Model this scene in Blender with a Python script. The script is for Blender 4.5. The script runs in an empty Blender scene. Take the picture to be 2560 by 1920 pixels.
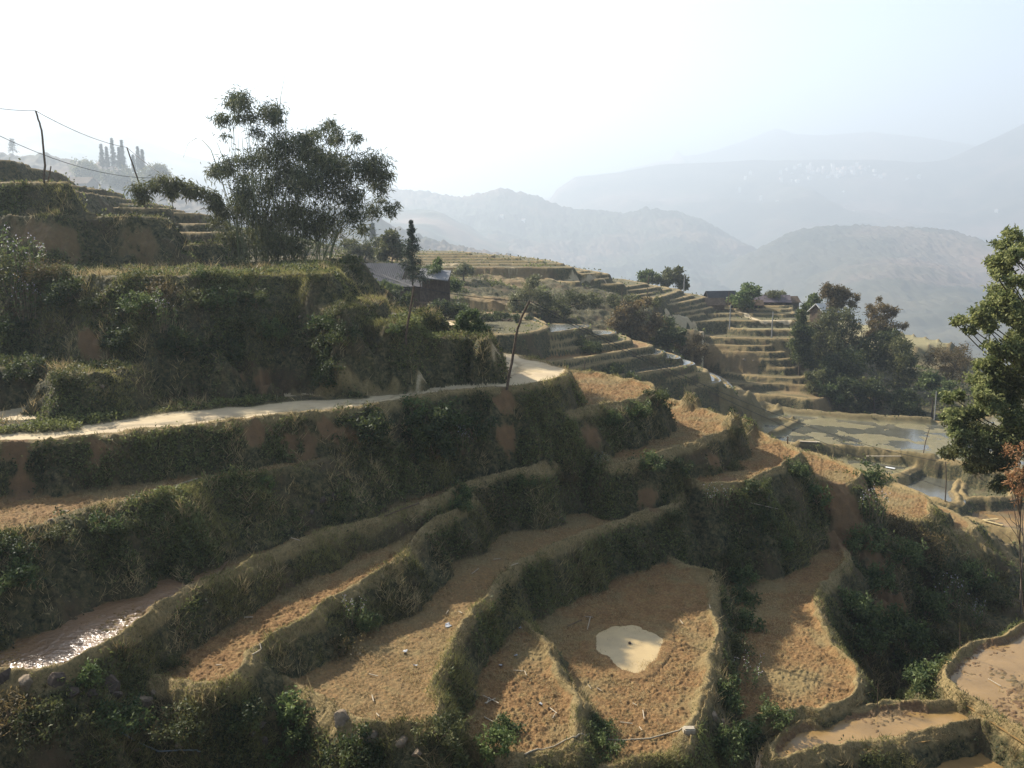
import bpy, bmesh, math, random, sys, time
import numpy as np
from mathutils import Vector
T0 = time.time()
random.seed(7); RNG = np.random.default_rng(11)
SC = bpy.context.scene
COL = SC.collection
# ------------------------------------------------------------------ camera model
F = 1916.0; CX = 1106.0; CY = 829.5; HOR = 500.0
TH = math.atan((CY-HOR)/F); ST, CT = math.sin(TH), math.cos(TH)
def ray(u, v):
    x = (u-CX)/F; y = (CY-v)/F
    return x, CT+y*ST, -ST+y*CT
def W(u, v, z):                       # point of the sight line that lies at height z
    x, y, w = ray(u, v); t = z/w
    return (x*t, y*t)
def WP(u, v, z0, gx):                 # ... that lies on the tilted plane z = z0 + gx*x
    x, y, w = ray(u, v); t = z0/(w-gx*x)
    return (x*t, y*t)
def WD(u, v, d):                      # point of the sight line at forward distance d
    x, y, w = ray(u, v); t = d/y
    return Vector((x*t, d, w*t))
# crops the outlines were measured in -> 2212x1659 pixels of the photograph
CR = {'p': (0, 0, 1), 'c1': (0, 155.5, .4297), 'c2': (743.1, 380.2, .36718), 'c3': (1382.5, 414.7, .375),
      'c4': (0, 535.7, .5078), 'c5': (0, 1036.9, .3906), 'c6': (691.2, 1036.9, .375),
      'c7': (1382.5, 907.3, .453), 'c8': (864.1, 691.2, .4297)}
def cv(tag, pts):
    a, b, s = CR[tag]
    return [(a+s*x, b+s*y) for x, y in pts]
# ------------------------------------------------------------------ noise
def _h(ix, iy, seed):
    n = (ix.astype(np.int64)*374761393 + iy.astype(np.int64)*668265263 + seed*974634777) & 0xffffffff
    n = ((n ^ (n >> 13))*1274126177) & 0xffffffff
    n = (n ^ (n >> 16)) & 0xffffffff
    return n.astype(np.float32)/4294967295.0
def vnoise(x, y, seed=0):
    ix = np.floor(x); iy = np.floor(y); fx = (x-ix).astype(np.float32); fy = (y-iy).astype(np.float32)
    fx = fx*fx*(3-2*fx); fy = fy*fy*(3-2*fy)
    a = _h(ix, iy, seed); b = _h(ix+1, iy, seed); c = _h(ix, iy+1, seed); d = _h(ix+1, iy+1, seed)
    return (a+(b-a)*fx)*(1-fy)+(c+(d-c)*fx)*fy
def fbm(x, y, f, oct=3, seed=0):      # about -1..1
    s = 0; a = 1.0; t = 0
    for o in range(oct):
        c, sn = math.cos(o*1.3+.5), math.sin(o*1.3+.5)
        s = s+a*(vnoise((x*c-y*sn)*f, (x*sn+y*c)*f, seed+o*17)*2-1); t += a; a *= .55; f *= 2.03
    return s/t*1.6
def sstep(a, b, x):
    t = np.clip((x-a)/(b-a), 0, 1); return t*t*(3-2*t)
# ------------------------------------------------------------------ terraces
TER = []
def terr(name, z, groups, close, gx=0.0, slope=1.6, rim=.2, rw=.14, floor='soil', jag=.16, rimtype='dry'):
    """groups: [(crop, [(x,y)..])..] lip outline in order; close: world points closing the outline inside the hill"""
    pts = []
    for tag, p in groups:
        if tag == 'w': pts += [tuple(q) for q in p]
        else: pts += [WP(u, v, z, gx) for u, v in cv(tag, p)]
    pts += close
    TER.append(dict(name=name, z=z, gx=gx, P=np.array(pts, dtype=np.float64), slope=slope, rim=rim, rw=rw, floor=floor, jag=jag, rimtype=rimtype))
    return TER[-1]
def terrd(name, z, tag, d, p, close, **k):   # lip given by pixels and forward distance (near the horizon line)
    pts = [tuple(WD(u, v, d if not isinstance(d, (list, tuple)) else d[i])[:2]) for i, (u, v) in enumerate(cv(tag, p))]
    kw = dict(slope=2.0, rim=.05, rw=.3, floor='grass', jag=.2, rimtype='grassy'); kw.update(k)
    TER.append(dict(name=name, z=z, gx=0.0, P=np.array(pts+close, dtype=np.float64), **kw))
# --- the nose below the road
terr('road', -6.0, [('c4', [(-900,930),(-300,860),(0,835),(180,830),(330,812),(500,795),(700,775),(1000,735),(1300,702),(1500,688),(1700,652),(1850,625),(2000,605)]),
     ('c8', [(530,346),(620,337),(700,322),(800,294),(862,272),(868,262),(845,246),(800,233),(740,213),(640,189),(560,175),(440,166)])],
     [(-4,60),(-60,60),(-60,20)], slope=2.1, rim=.07, rw=.15, floor='road', jag=.14, rimtype='dry')
terr('ledge', -7.4, [('c5', [(-700,520),(0,320),(150,292),(400,205),(650,150),(900,95),(1200,12)]), ('c4', [(1000,985),(1200,948),(1400,902),(1450,868)])],
     [(-5.6,31.5),(-12,31),(-40,27)], slope=1.25, rim=.08, floor='drysoil', rimtype='grassy')
terr('t1', -7.4, [('c8', [(440,455),(480,500),(560,525),(650,522),(750,505),(900,475),(1050,450),(1180,425),(1250,400),(1283,372),(1262,347),(1200,322),(1100,293),(1000,276),(880,266)])],
     [(-2,48),(-6,40),(-3.2,34)], slope=2.1, floor='soil')
terr('c', -9.0, [('c5', [(-300,1130),(0,1085),(100,1105),(250,1100),(400,1080),(480,1040),(560,960),(700,880),(860,780),(900,722),(1000,660),(1100,600),(1250,530),(1350,490),(1500,440),(1700,370),(1900,290),(2050,250),(2212,190)]),
     ('c6', [(500,200),(650,140),(760,90)]), ('c8', [(330,850),(500,805),(650,770),(750,730),(850,700),(940,665),(1000,658),(1022,676)])],
     [(3,38),(-20,38),(-40,20)], gx=.03, slope=1.9, floor='wetc')
terr('d', -9.25, [('c5', [(840,1160),(1000,1180),(1120,1175),(1290,1140),(1400,1040),(1500,930),(1700,800),(1850,700),(2000,610),(2120,540),(2212,450)]),
     ('c6', [(480,440),(560,350),(640,275),(760,215),(900,130)])],
     [(-1,33),(-12,30),(-12,20)], gx=.13, slope=1.8, floor='soil')
terr('e', -10.8, [('c6', [(-250,1180),(-80,1260),(120,1400),(260,1470),(450,1490),(650,1470),(750,1400),(730,1200),(760,1080),(800,960),(870,800),(940,710),(1000,650),(1080,570),(1150,500),(1280,440),(1400,390),(1550,330),(1700,270),(1900,218),(2010,200)])],
     [(7.5,36),(-10,36),(-8,18)], slope=2.0, floor='shade')
terr('f', -11.8, [('c6', [(780,1500),(900,1540),(1050,1590),(1250,1625),(1420,1610),(1495,1540),(1500,1420),(1480,1300),(1430,1180),(1380,1100),(1320,1000),(1260,910),(1200,845),(1150,800)])],
     [(-2,27),(-3,18)], slope=1.8, rim=.18, floor='soil')
terr('g', -12.4, [('c7', [(-250,1670),(-100,1650),(0,1632),(150,1605),(230,1545),(258,1460),(290,1380),(320,1280),(368,1180),(385,1090),(373,1030),(368,900),(392,830),(400,765),(330,715),(150,700)])],
     [(6,34),(0,33),(-1,19)], slope=2.0, rim=.16, floor='soilg')
terr('h', -13.6, [('c7', [(550,1440),(640,1420),(760,1412),(880,1400),(960,1378),(1040,1352),(1080,1310),(1086,1260),(1050,1210),(990,1150),(940,1090),(910,1030),(886,960),(873,880),(900,820),(960,750),(1008,690),(1000,640),(960,590),(930,540)])],
     [(14,42),(6,38),(5,22)], slope=1.9, rim=.2, floor='soilg')
terr('t2', -9.1, [('c8', [(1000,720),(1040,748),(1100,747),(1200,725),(1300,690),(1450,640),(1550,610),(1640,580),(1675,553),(1660,528),(1600,492),(1500,455),(1400,423),(1330,403)])],
     [(3,48),(0,42),(3.6,36.6)], slope=1.9)
terr('t3', -10.3, [('c8', [(1500,850),(1650,838),(1780,818),(1850,790),(1920,760),(1990,720),(2010,682),(1990,655),(1930,625),(1850,595),(1760,563),(1700,545)])],
     [(6,48),(4,42),(7,37)], slope=1.7)
terr('t4', -11.5, [('c7', [(780,300),(870,318),(950,332),(1000,325),(1040,300),(1048,270),(1020,240),(960,213),(880,184),(800,158),(740,135)])],
     [(8,50),(8,42)], slope=1.5)
terr('t5', -13.8, [('c7', [(1120,470),(1200,485),(1280,485),(1350,482),(1402,465),(1418,430),(1392,388),(1330,354),(1260,333),(1150,318),(1080,310)])],
     [(10,50),(10,42)], slope=1.2, rim=.1)
terr('t6', -15.0, [('c7', [(1050,560),(1200,545),(1350,540),(1450,545),(1560,536),(1605,512),(1570,478),(1500,444),(1400,400),(1250,340),(1100,290)])],
     [(10,52),(8,42)], slope=.8, rim=.05, floor='drysoil')
# --- paddies on this side of the gully
terr('l', -13.6, [('c7', [(1500,1330),(1472,1300),(1470,1250),(1490,1150),(1560,1090),(1640,1060),(1720,1050),(1780,1010),(1831,985),(2000,930),(2400,860)])],
     [(30,22),(14,21)], slope=1.6, rim=.24, rw=.15, floor='mud', jag=.2)
terr('j', -13.85, [('c7', [(545,1690),(560,1580),(640,1502),(750,1452),(900,1412),(1200,1375),(1500,1345),(1831,1322),(2300,1290),(2500,1500),(2100,1350),(1831,1408),(1700,1440),(1500,1500),(1400,1532),(1220,1556),(950,1588),(800,1618),(640,1668)])],
     [], slope=1.4, rim=.22, rw=.14, floor='mud', jag=.2)
terr('k', -14.4, [('c7', [(440,1800),(545,1690),(640,1600),(950,1520),(1831,1350),(2300,1200)])],
     [(30,14),(12,12),(5,15)], slope=1.5, rim=.05, floor='mud', jag=.1)
# --- the slopes above the road
terr('u1', -4.3, [('c4', [(1380,375),(1450,388),(1600,396),(1750,402),(1900,398),(2020,384),(2062,400),(2080,372),(2050,352),(1980,345),(1880,335)])],
     [(-4,48),(-12,48),(-11,40)], slope=3.0, rim=.12, rw=.35, floor='paddygrass', rimtype='grassy')
terr('u2', -3.7, [('c2', [(200,905),(330,905),(385,893),(435,866),(500,845),(555,840),(582,852),(560,836),(480,826),(380,822)])],
     [(-8,46),(-12,46),(-10,40)], slope=2.4, rim=.2, rw=.4, floor='paddywet', rimtype='grassy')
terr('u3', -3.0, [('c2', [(-30,812),(20,800),(80,782),(160,768),(205,755),(190,735),(120,722),(0,712)])],
     [(-9,46),(-13,46),(-11,40)], slope=2.4, rim=.2, rw=.4, floor='paddywet', rimtype='grassy')
terr('u4', -1.75, [('w', [(-46,25),(-27,29.3)]), ('c4', [(0,118),(120,124),(330,126),(600,130),(900,128),(1150,118),(1300,115),(1390,122),(1430,112),(1400,96),(1340,86)])],
     [(-8,48),(-12,62),(-60,62)], slope=1.4, rim=.06, rw=.4, floor='green', rimtype='grassy')
terr('mound', -4.68, [('c4', [(-300,545),(-50,520),(100,505),(230,515),(330,560)])], [(-12.5,33),(-32,33)], slope=1.6, rim=.0, rw=.3, floor='green', rimtype='grassy')
terrd('u5', .66, 'c1', [42,42,42.5,43,43.5,44,44.5], [(150,620),(300,690),(360,710),(450,722),(600,732),(740,738),(830,748)], [(-19.8,50),(-23.5,62),(-60,62),(-60,42),(-30,42)], slope=1.5)
terrd('u5b', -.75, 'c1', 45, [(860,860),(960,880),(1050,888),(1110,912)], [(-16,49),(-19,52),(-22,46)], slope=1.5)
terrd('u6', 2.3, 'c1', 43.5, [(-400,545),(0,555),(150,562),(300,570),(345,582)], [(-25,50),(-27,60),(-60,60),(-60,43)], slope=1.6)
def rows(name, lst, **k):
    for i, (z, d, u0, u1, dd) in enumerate(lst):       # lip from u0 to u1 at distance d, then turning away over dd metres
        pts = [((u-CX)/F*d, d+.4*math.sin(u*.05+i)) for u in np.linspace(u0, u1, 7)]
        x1 = pts[-1][0]
        pts += [(x1+.5, d+.7), (x1+.4, d+2), (x1-1, d+dd*.6), (x1-4, d+dd), (pts[0][0]-6, d+dd)]
        kw = dict(slope=2.2, rim=.05, rw=.3, floor='grass', jag=.25, rimtype='grassy'); kw.update(k)
        TER.append(dict(name='%s%d' % (name, i), z=z, gx=0.0, P=np.array(pts), **kw))
def vz(v, d): return WD(CX, v, d)[2]
rows('q', [(vz(529,56),56,405,478,12), (vz(503,58.5),58.5,380,455,14), (vz(484,61),61,350,448,14), (vz(461,63.5),63.5,300,405,16), (vz(450,60),60,150,345,14),
           (vz(441,65),65,180,318,16), (vz(430,68),68,190,265,18), (vz(423,63),63,60,228,12), (vz(409,66),66,60,210,14), (vz(396,60),60,-120,128,16),(vz(380,66),66,-120,95,14), (vz(362,63),63,-150,72,14), (vz(345,60),60,-150,22,10)], slope=2.4)
# far terraces beyond the farmhouse
rows('r', [(vz(547,133),133,850,1010,20), (vz(552,130),130,850,1060,22), (vz(558,127),127,850,1117,24), (vz(564,124),124,850,1170,26), (vz(570,121),121,900,1208,28),(vz(578,116),116,850,1232,30)], slope=2.6)
for i, (x0, y0, x1, y1, d) in enumerate([(1330,556,1412,560,121),(1345,570,1482,572,119),(1352,582,1532,580,119),(1425,603,1532,604,118),(1100,596,1350,625,118),(1330,624,1612,636,118),
        (1560,658,1757,637,119),(1610,676,1832,656,119),(1700,704,1897,666,120),(1830,720,1967,676,120),(1850,740,2032,706,121),(1850,765,2113,716,121),(1870,790,2135,744,121),(1890,815,2150,775,120),(1900,835,2100,815,118)]):
    (u0, v0), (u1, v1) = cv('c2', [(x0, y0), (x1, y1)])
    z = vz((v0+v1)/2, d); pts = [W(u0+(u1-u0)*t, v0+(v1-v0)*t+2*math.sin(3.1*t), z) for t in np.linspace(0, 1, 7)]
    xe, ye = pts[-1]
    pts += [(xe+.8, ye+.8), (xe+.8, ye+3), (xe-1, ye+14), (xe-12, ye+20), (pts[0][0]-9, pts[0][1]+18)]
    TER.append(dict(name='s%d' % i, z=z, gx=0.0, P=np.array(pts), slope=2.3, rim=.06, rw=.35, floor='grass', jag=.3, rimtype='grassy'))
# the flooded cascade
MC = [(-8.6, [(560,905),(870,937),(1000,937),(1100,927),(1190,902),(1202,884),(1150,862),(1050,850)], 'grass'),
      (-9.0, [(700,960),(1030,948),(1150,932),(1300,915),(1440,896),(1452,888),(1430,878),(1200,874)], 'water'),
      (-9.8, [(700,1010),(1020,1000),(1200,985),(1350,965),(1500,943),(1590,934),(1606,925),(1580,914),(1450,910)], 'water'),
      (-10.4, [(700,1075),(1000,1055),(1300,1015),(1500,1000),(1600,990),(1680,974),(1692,962),(1655,942),(1600,935)], 'waterg'),
      (-11.0, [(900,1120),(1200,1100),(1400,1075),(1600,1040),(1750,1018),(1812,1008),(1816,998),(1780,985),(1690,965)], 'soil'),
      (-11.6, [(1100,1165),(1320,1140),(1450,1112),(1640,1082),(1800,1060),(1888,1048),(1893,1038),(1860,1026),(1810,1014)], 'water'),
      (-12.1, [(1400,1140),(1640,1112),(1800,1092),(1900,1078),(1975,1082),(1984,1070),(1930,1050),(1890,1040)], 'water'),
      (-12.7, [(1450,1190),(1740,1165),(1900,1140),(2000,1125),(2060,1116),(2066,1106),(2030,1092),(1980,1080)], 'water'),
      (-13.5, [(1500,1240),(1790,1207),(2000,1185),(2100,1165),(2138,1160),(2143,1148),(2120,1136),(2060,1116)], 'grass')]
for i, (z, p, fl) in enumerate(MC):
    terr('m%d' % i, z, [('c2', p)], [(p2, 97) for p2 in (2, -20)]+[(-20, 84)], slope=3.2, rim=.12, rw=.25, floor=fl, jag=.22, rimtype='grassy')
terr('m9', -14.5, [('c8', [(1000,400),(1220,357),(1400,348),(1500,338),(1590,318),(1616,312),(1605,292),(1560,272),(1500,255)])], [(6,95),(-14,84)], slope=2.4, rim=.14, rw=.35, floor='water', jag=.22, rimtype='grassy')
terr('m10', -15.6, [('c8', [(1000,420),(1250,380),(1500,372),(1600,375),(1660,366),(1678,346),(1655,320),(1610,288),(1560,266)])], [(10,94),(-14,84)], slope=2.4, rim=.14, rw=.4, floor='water', jag=.22, rimtype='grassy')
terr('m11', -17.3, [('c8', [(1200,440),(1420,425),(1500,418),(1640,432),(1740,425),(1780,408),(1740,370),(1700,335)])], [(14,94),(-4,82)], slope=1.5, rim=.3, rw=.5, floor='algae', jag=.3, rimtype='grassy')
# right terraces facing the camera
XL = [(-11.8,[(300,752),(400,745),(520,742),(700,745),(900,742),(1100,748)],'grass'), (-12.65,[(440,770),(480,780),(560,791),(700,797),(800,795),(950,800)],'algae'),
      (-13.4,[(280,800),(370,832),(450,842),(660,846),(850,850),(900,846)],'dryfloor'), (-14.15,[(300,868),(350,876),(500,886),(700,890),(820,884),(850,870)],'dryfloor'),
      (-14.8,[(280,893),(320,902),(450,917),(600,925),(800,928),(840,915)],'dryfloor'), (-15.5,[(270,925),(450,950),(640,963),(860,966),(890,950)],'dryfloor'),
      (-16.4,[(270,955),(300,967),(480,987),(700,1011),(885,1018),(915,1000)],'dryfloor'), (-17.2,[(320,1005),(500,1045),(700,1067),(940,1077),(975,1060)],'dryfloor'),
      (-17.8,[(420,1080),(500,1100),(660,1112),(800,1105),(1000,1120),(1060,1105)],'dryfloor'), (-18.5,[(560,1140),(640,1165),(860,1182),(1000,1200),(1090,1185)],'dryfloor')]
XL = [(-10.8,[(300,662),(420,657),(620,655),(880,660)],'grass'), (-11.05,[(300,683),(420,677),(620,674),(880,680)],'grass'), (-11.4,[(290,712),(420,705),(620,701),(890,708)],'grass')]+XL
for i, (z, p, fl) in enumerate(XL):
    t = terr('x%d' % i, z, [('c3', p)], [], slope=1.9, rim=.1, rw=.3, floor=fl, jag=.3, rimtype='dry')
    P = t['P']; a, b = P[-1], P[0]
    t['P'] = np.vstack([P, [[a[0]+2, a[1]+6], [a[0]+2, 144], [b[0]-1, 144], [b[0]-2, b[1]+6]]])
terr('x20', -17.6, [('c3', [(1480,900),(1540,905),(1700,885),(1850,880)])], [(66,190),(36,190)], slope=1.2, rim=.2, floor='algae')
terr('x21', -18.6, [('c3', [(1560,935),(1660,930),(1850,925)])], [(66,190),(36,190)], slope=1.5, rim=.2, floor='dryfloor')
terr('x22', -19.4, [('c3', [(1560,1010),(1680,1020),(1850,1010)])], [(66,190),(36,190)], slope=1.5, rim=.2, floor='dryfloor')
# the valley floor
terr('v0', -19.3, [('c7', [(-250,60),(300,120),(560,118),(740,124),(860,130),(1000,140),(1200,160),(1360,186),(1400,196),(1600,230),(2100,330)])], [(70,62),(80,92),(56,97)]+[tuple(W(u, v, -19.3)) for u, v in cv('c3', [(1900,1330),(1670,1325),(1200,1300),(900,1265),(800,1262),(640,1205),(560,1130),(480,1060)])]+[(16,92),(4,84)], slope=1.5, rim=.25, rw=.5, floor='algaewet', jag=.35, rimtype='grassy')
terr('v1', -20.1, [('c7', [(500,100),(600,160),(700,200),(900,240),(1150,272),(1250,285),(1290,262),(1360,225),(1450,198),(1500,150)])], [(40,80),(12,80)], slope=1.5, rim=.3, rw=.4, floor='greenwet', jag=.3, rimtype='grassy')
terr('v2', -20.6, [('c7', [(1000,220),(1130,290),(1250,330),(1330,370),(1450,412),(1530,418),(1560,395),(1520,350),(1530,320),(1600,280),(1700,250)])], [(40,80),(12,70)], slope=1.5, rim=.3, rw=.35, floor='water', jag=.3, rimtype='dry')
terr('v3', -20.7, [('c7', [(1505,345),(1530,300),(1600,296),(1680,300),(1760,330),(1800,380),(1700,395),(1600,385),(1550,400)])], [], slope=1.3, rim=.3, rw=.35, floor='grass', jag=.4)
terr('v4', -21.3, [('c7', [(1400,440),(1560,480),(1700,520),(1900,580),(2200,560),(2200,250),(1600,250)])], [], slope=1.2, rim=.25, rw=.4, floor='mud', jag=.3)
# ------------------------------------------------------------------ the smooth hillside under the terraces (thin-plate spline)
BP = [(-12,15,-12.5),(-6,15,-13.5),(0,16,-14.2),(6,17,-15.2),(6.5,22,-14.2),(5.6,20,-14.1),(12,18,-15.8),(-25,15,-12),(12,12,-16),(-40,10,-8),(30,12,-16),(25,20,-16),
 (11.8,26,-17),(12.5,29,-18),(14.5,32,-18),(15,27,-17),(18,36,-17.6),(20,31,-17.6),(23,38,-17.8),(27,34,-18),(26,45,-17.5),(28,40,-18.5),
 (-20,30,-9),(-10,25,-11),(0,28,-13),(5,33,-13.2),(8,36,-12.5),(12,38,-14),(16,40,-14.4),(20,43,-15.5),
 (3,50,-14),(10,52,-17),(20,53,-18.5),(25,60,-20.5),(0,60,-15),(-10,60,-11),(-20,60,-7),(10,64,-19.5),
 (15,75,-20.6),(30,75,-21),(35,60,-22),(31,50,-21),(25,90,-21),(45,97,-21.3),(46,47,-22),(42,32,-20),(60,70,-22),
 (-8,75,-11),(-7,84,-8.6),(-1,88,-9.2),(5,80,-14),(10,90,-13),(14,88,-16.5),(20,90,-20),
 (-16,86,-6.8),(-25,85,-6.6),(-12,95,-6.9),(-12,78,-9.5),(-8.2,112,-5.6),(0,97,-8.2),(2,90,-9.8),(8,104,-8.6),(14,101,-11.4),(19,103,-13.2),
 (10,100,-10.5),(15,98,-12.3),(19,98,-13.8),(22,108,-11.6),(25,108,-12.8),(17,112,-9.6),(12,95,-12),(-10,130,-6),(0,125,-6.3),(15,122,-10),(24,118,-12.5),(24,121,-14.5),(32,124,-14.8),(24,100,-20),(36,101,-20.5),(42,120,-15.5),(22,112,-15),
 (46,105,-20.2),(41,113,-17.5),(50,128,-17.5),(62,112,-21),(64,145,-18.8),(50,136,-17.8),(30,140,-16),(60,170,-19),(0,170,-12),(20,170,-18),(-30,150,-3),(-60,100,3),
 (-18,62,-2.2),(-26,62,-.5),(-42,70,3),(-25,84,-3.8),(-14,58,-4),(-8,54,-6),(-30,35,-1),(-50,30,2),(-30,20,-8),(-20,25,-9),(-60,10,-3),
 (-45,55,4.5),(-12,70,-8),(-18,80,-7),(-30,100,-2),(-20,120,-3),(0,-25,-5),(-30,-10,-2),(30,-10,-12),(80,0,-18),(110,100,-26),(-110,50,8)]
BP = np.array(BP, dtype=np.float64)
def _tps_fit():
    n = len(BP); X = BP[:, :2]
    d2 = ((X[:, None]-X[None])**2).sum(-1)+1e-9
    K = .5*d2*np.log(d2)+np.eye(n)*4.0
    A = np.zeros((n+3, n+3)); A[:n, :n] = K; A[:n, n] = 1; A[:n, n+1:] = X; A[n, :n] = 1; A[n+1:, :n] = X.T
    return np.linalg.solve(A, np.r_[BP[:, 2], 0, 0, 0])
_TW = _tps_fit()
def base(x, y):
    z = np.full(x.shape, _TW[-3])+_TW[-2]*x+_TW[-1]*y
    for k in range(len(BP)):
        d2 = (x-BP[k, 0])**2+(y-BP[k, 1])**2+1e-9
        z += _TW[k]*.5*d2*np.log(d2)
    r = np.hypot(x, y)
    far = sstep(135, 175, r)
    z = z*(1-far)+far*(-22-.30*(r-135)+.22*np.clip(-x-20, 0, 400))
    cone = np.where(r < 25, -1.75-np.clip(r-1.3, 0, 60)*1.02, -1e4)
    return np.maximum(z, cone)
def segd(x, y, P, closed=True):
    """distance to a polyline and, when closed, whether inside"""
    n = len(P); best = np.full(x.shape, 1e12); ins = np.zeros(x.shape, bool)
    for i in range(n if closed else n-1):
        ax, ay = P[i]; bx, by = P[(i+1) % n]
        dx, dy = bx-ax, by-ay; L = dx*dx+dy*dy+1e-12
        t = np.clip(((x-ax)*dx+(y-ay)*dy)/L, 0, 1)
        d = (x-ax-t*dx)**2+(y-ay-t*dy)**2
        np.minimum(best, d, out=best)
        if closed and abs(dy) > 1e-12:
            c = ((ay > y) != (by > y)) & (x < dx*(y-ay)/dy+ax)
            ins ^= c
    return np.sqrt(best), ins
def smooth_poly(P, it=1):
    for _ in range(it):
        Q = []
        for i in range(len(P)):
            a, b = P[i], P[(i+1) % len(P)]
            if np.hypot(*(b-a)) < 9: Q += [a*.75+b*.25, a*.25+b*.75]
            else: Q += [a, b]
        P = np.array(Q)
    return P
# floor kinds -> tilled soil, green veg, road, wet ; second: bare earth, dry grass, algae, clod height
FL = {'soil': (1,0,0,0, 0,0,0,.06), 'drysoil': (.75,0,0,0, 0,.5,0,.05), 'soilg': (.8,.0,0,0, 0,.15,.15,.05), 'shade': (.6,0,0,0, 0,.6,0,.035), 'road': (0,0,1,0, 0,0,0,.0),
      'wetc': (.8,0,0,.55, 0,0,0,.05), 'mud': (1,0,0,1, 0,0,0,.05), 'grass': (0,.8,0,0, 0,.3,.35,.04), 'dryfloor': (.05,.6,0,0, .1,.5,.1,.05), 'green': (0,.8,0,0, 0,.45,0,.04),
      'paddygrass': (.3,.5,0,.3, 0,.4,0,.05), 'paddywet': (.2,.1,0,.8, 0,.5,0,.06), 'water': (.3,0,0,1, 0,.1,.3,.03), 'waterg': (.1,.5,0,.5, 0,.2,.5,.04),
      'algae': (0,.1,0,.3, 0,.3,1,.02), 'algaewet': (.1,0,0,.8, 0,.3,.8,.035), 'greenwet': (0,.8,0,.5, 0,.1,.6,.03)}
NA = 8
MDROP = {'mound': 1.6, 'road': 3.3, 'ledge': 2.0, 't1': 2.4, 'c': 2.3, 'd': 1.5, 'e': 2.0, 'f': 1.3, 'g': 2.2, 'h': 5.5, 't2': 2.4, 't3': 3.8, 't4': 4.5, 't5': 4, 't6': 6,
         'l': 5, 'j': 4, 'k': 4, 'u1': 2.2, 'u2': 2.6, 'u3': 3.3, 'u4': 4.5, 'u5': 2.3, 'u5b': 1.5, 'u6': 1.7}
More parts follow.
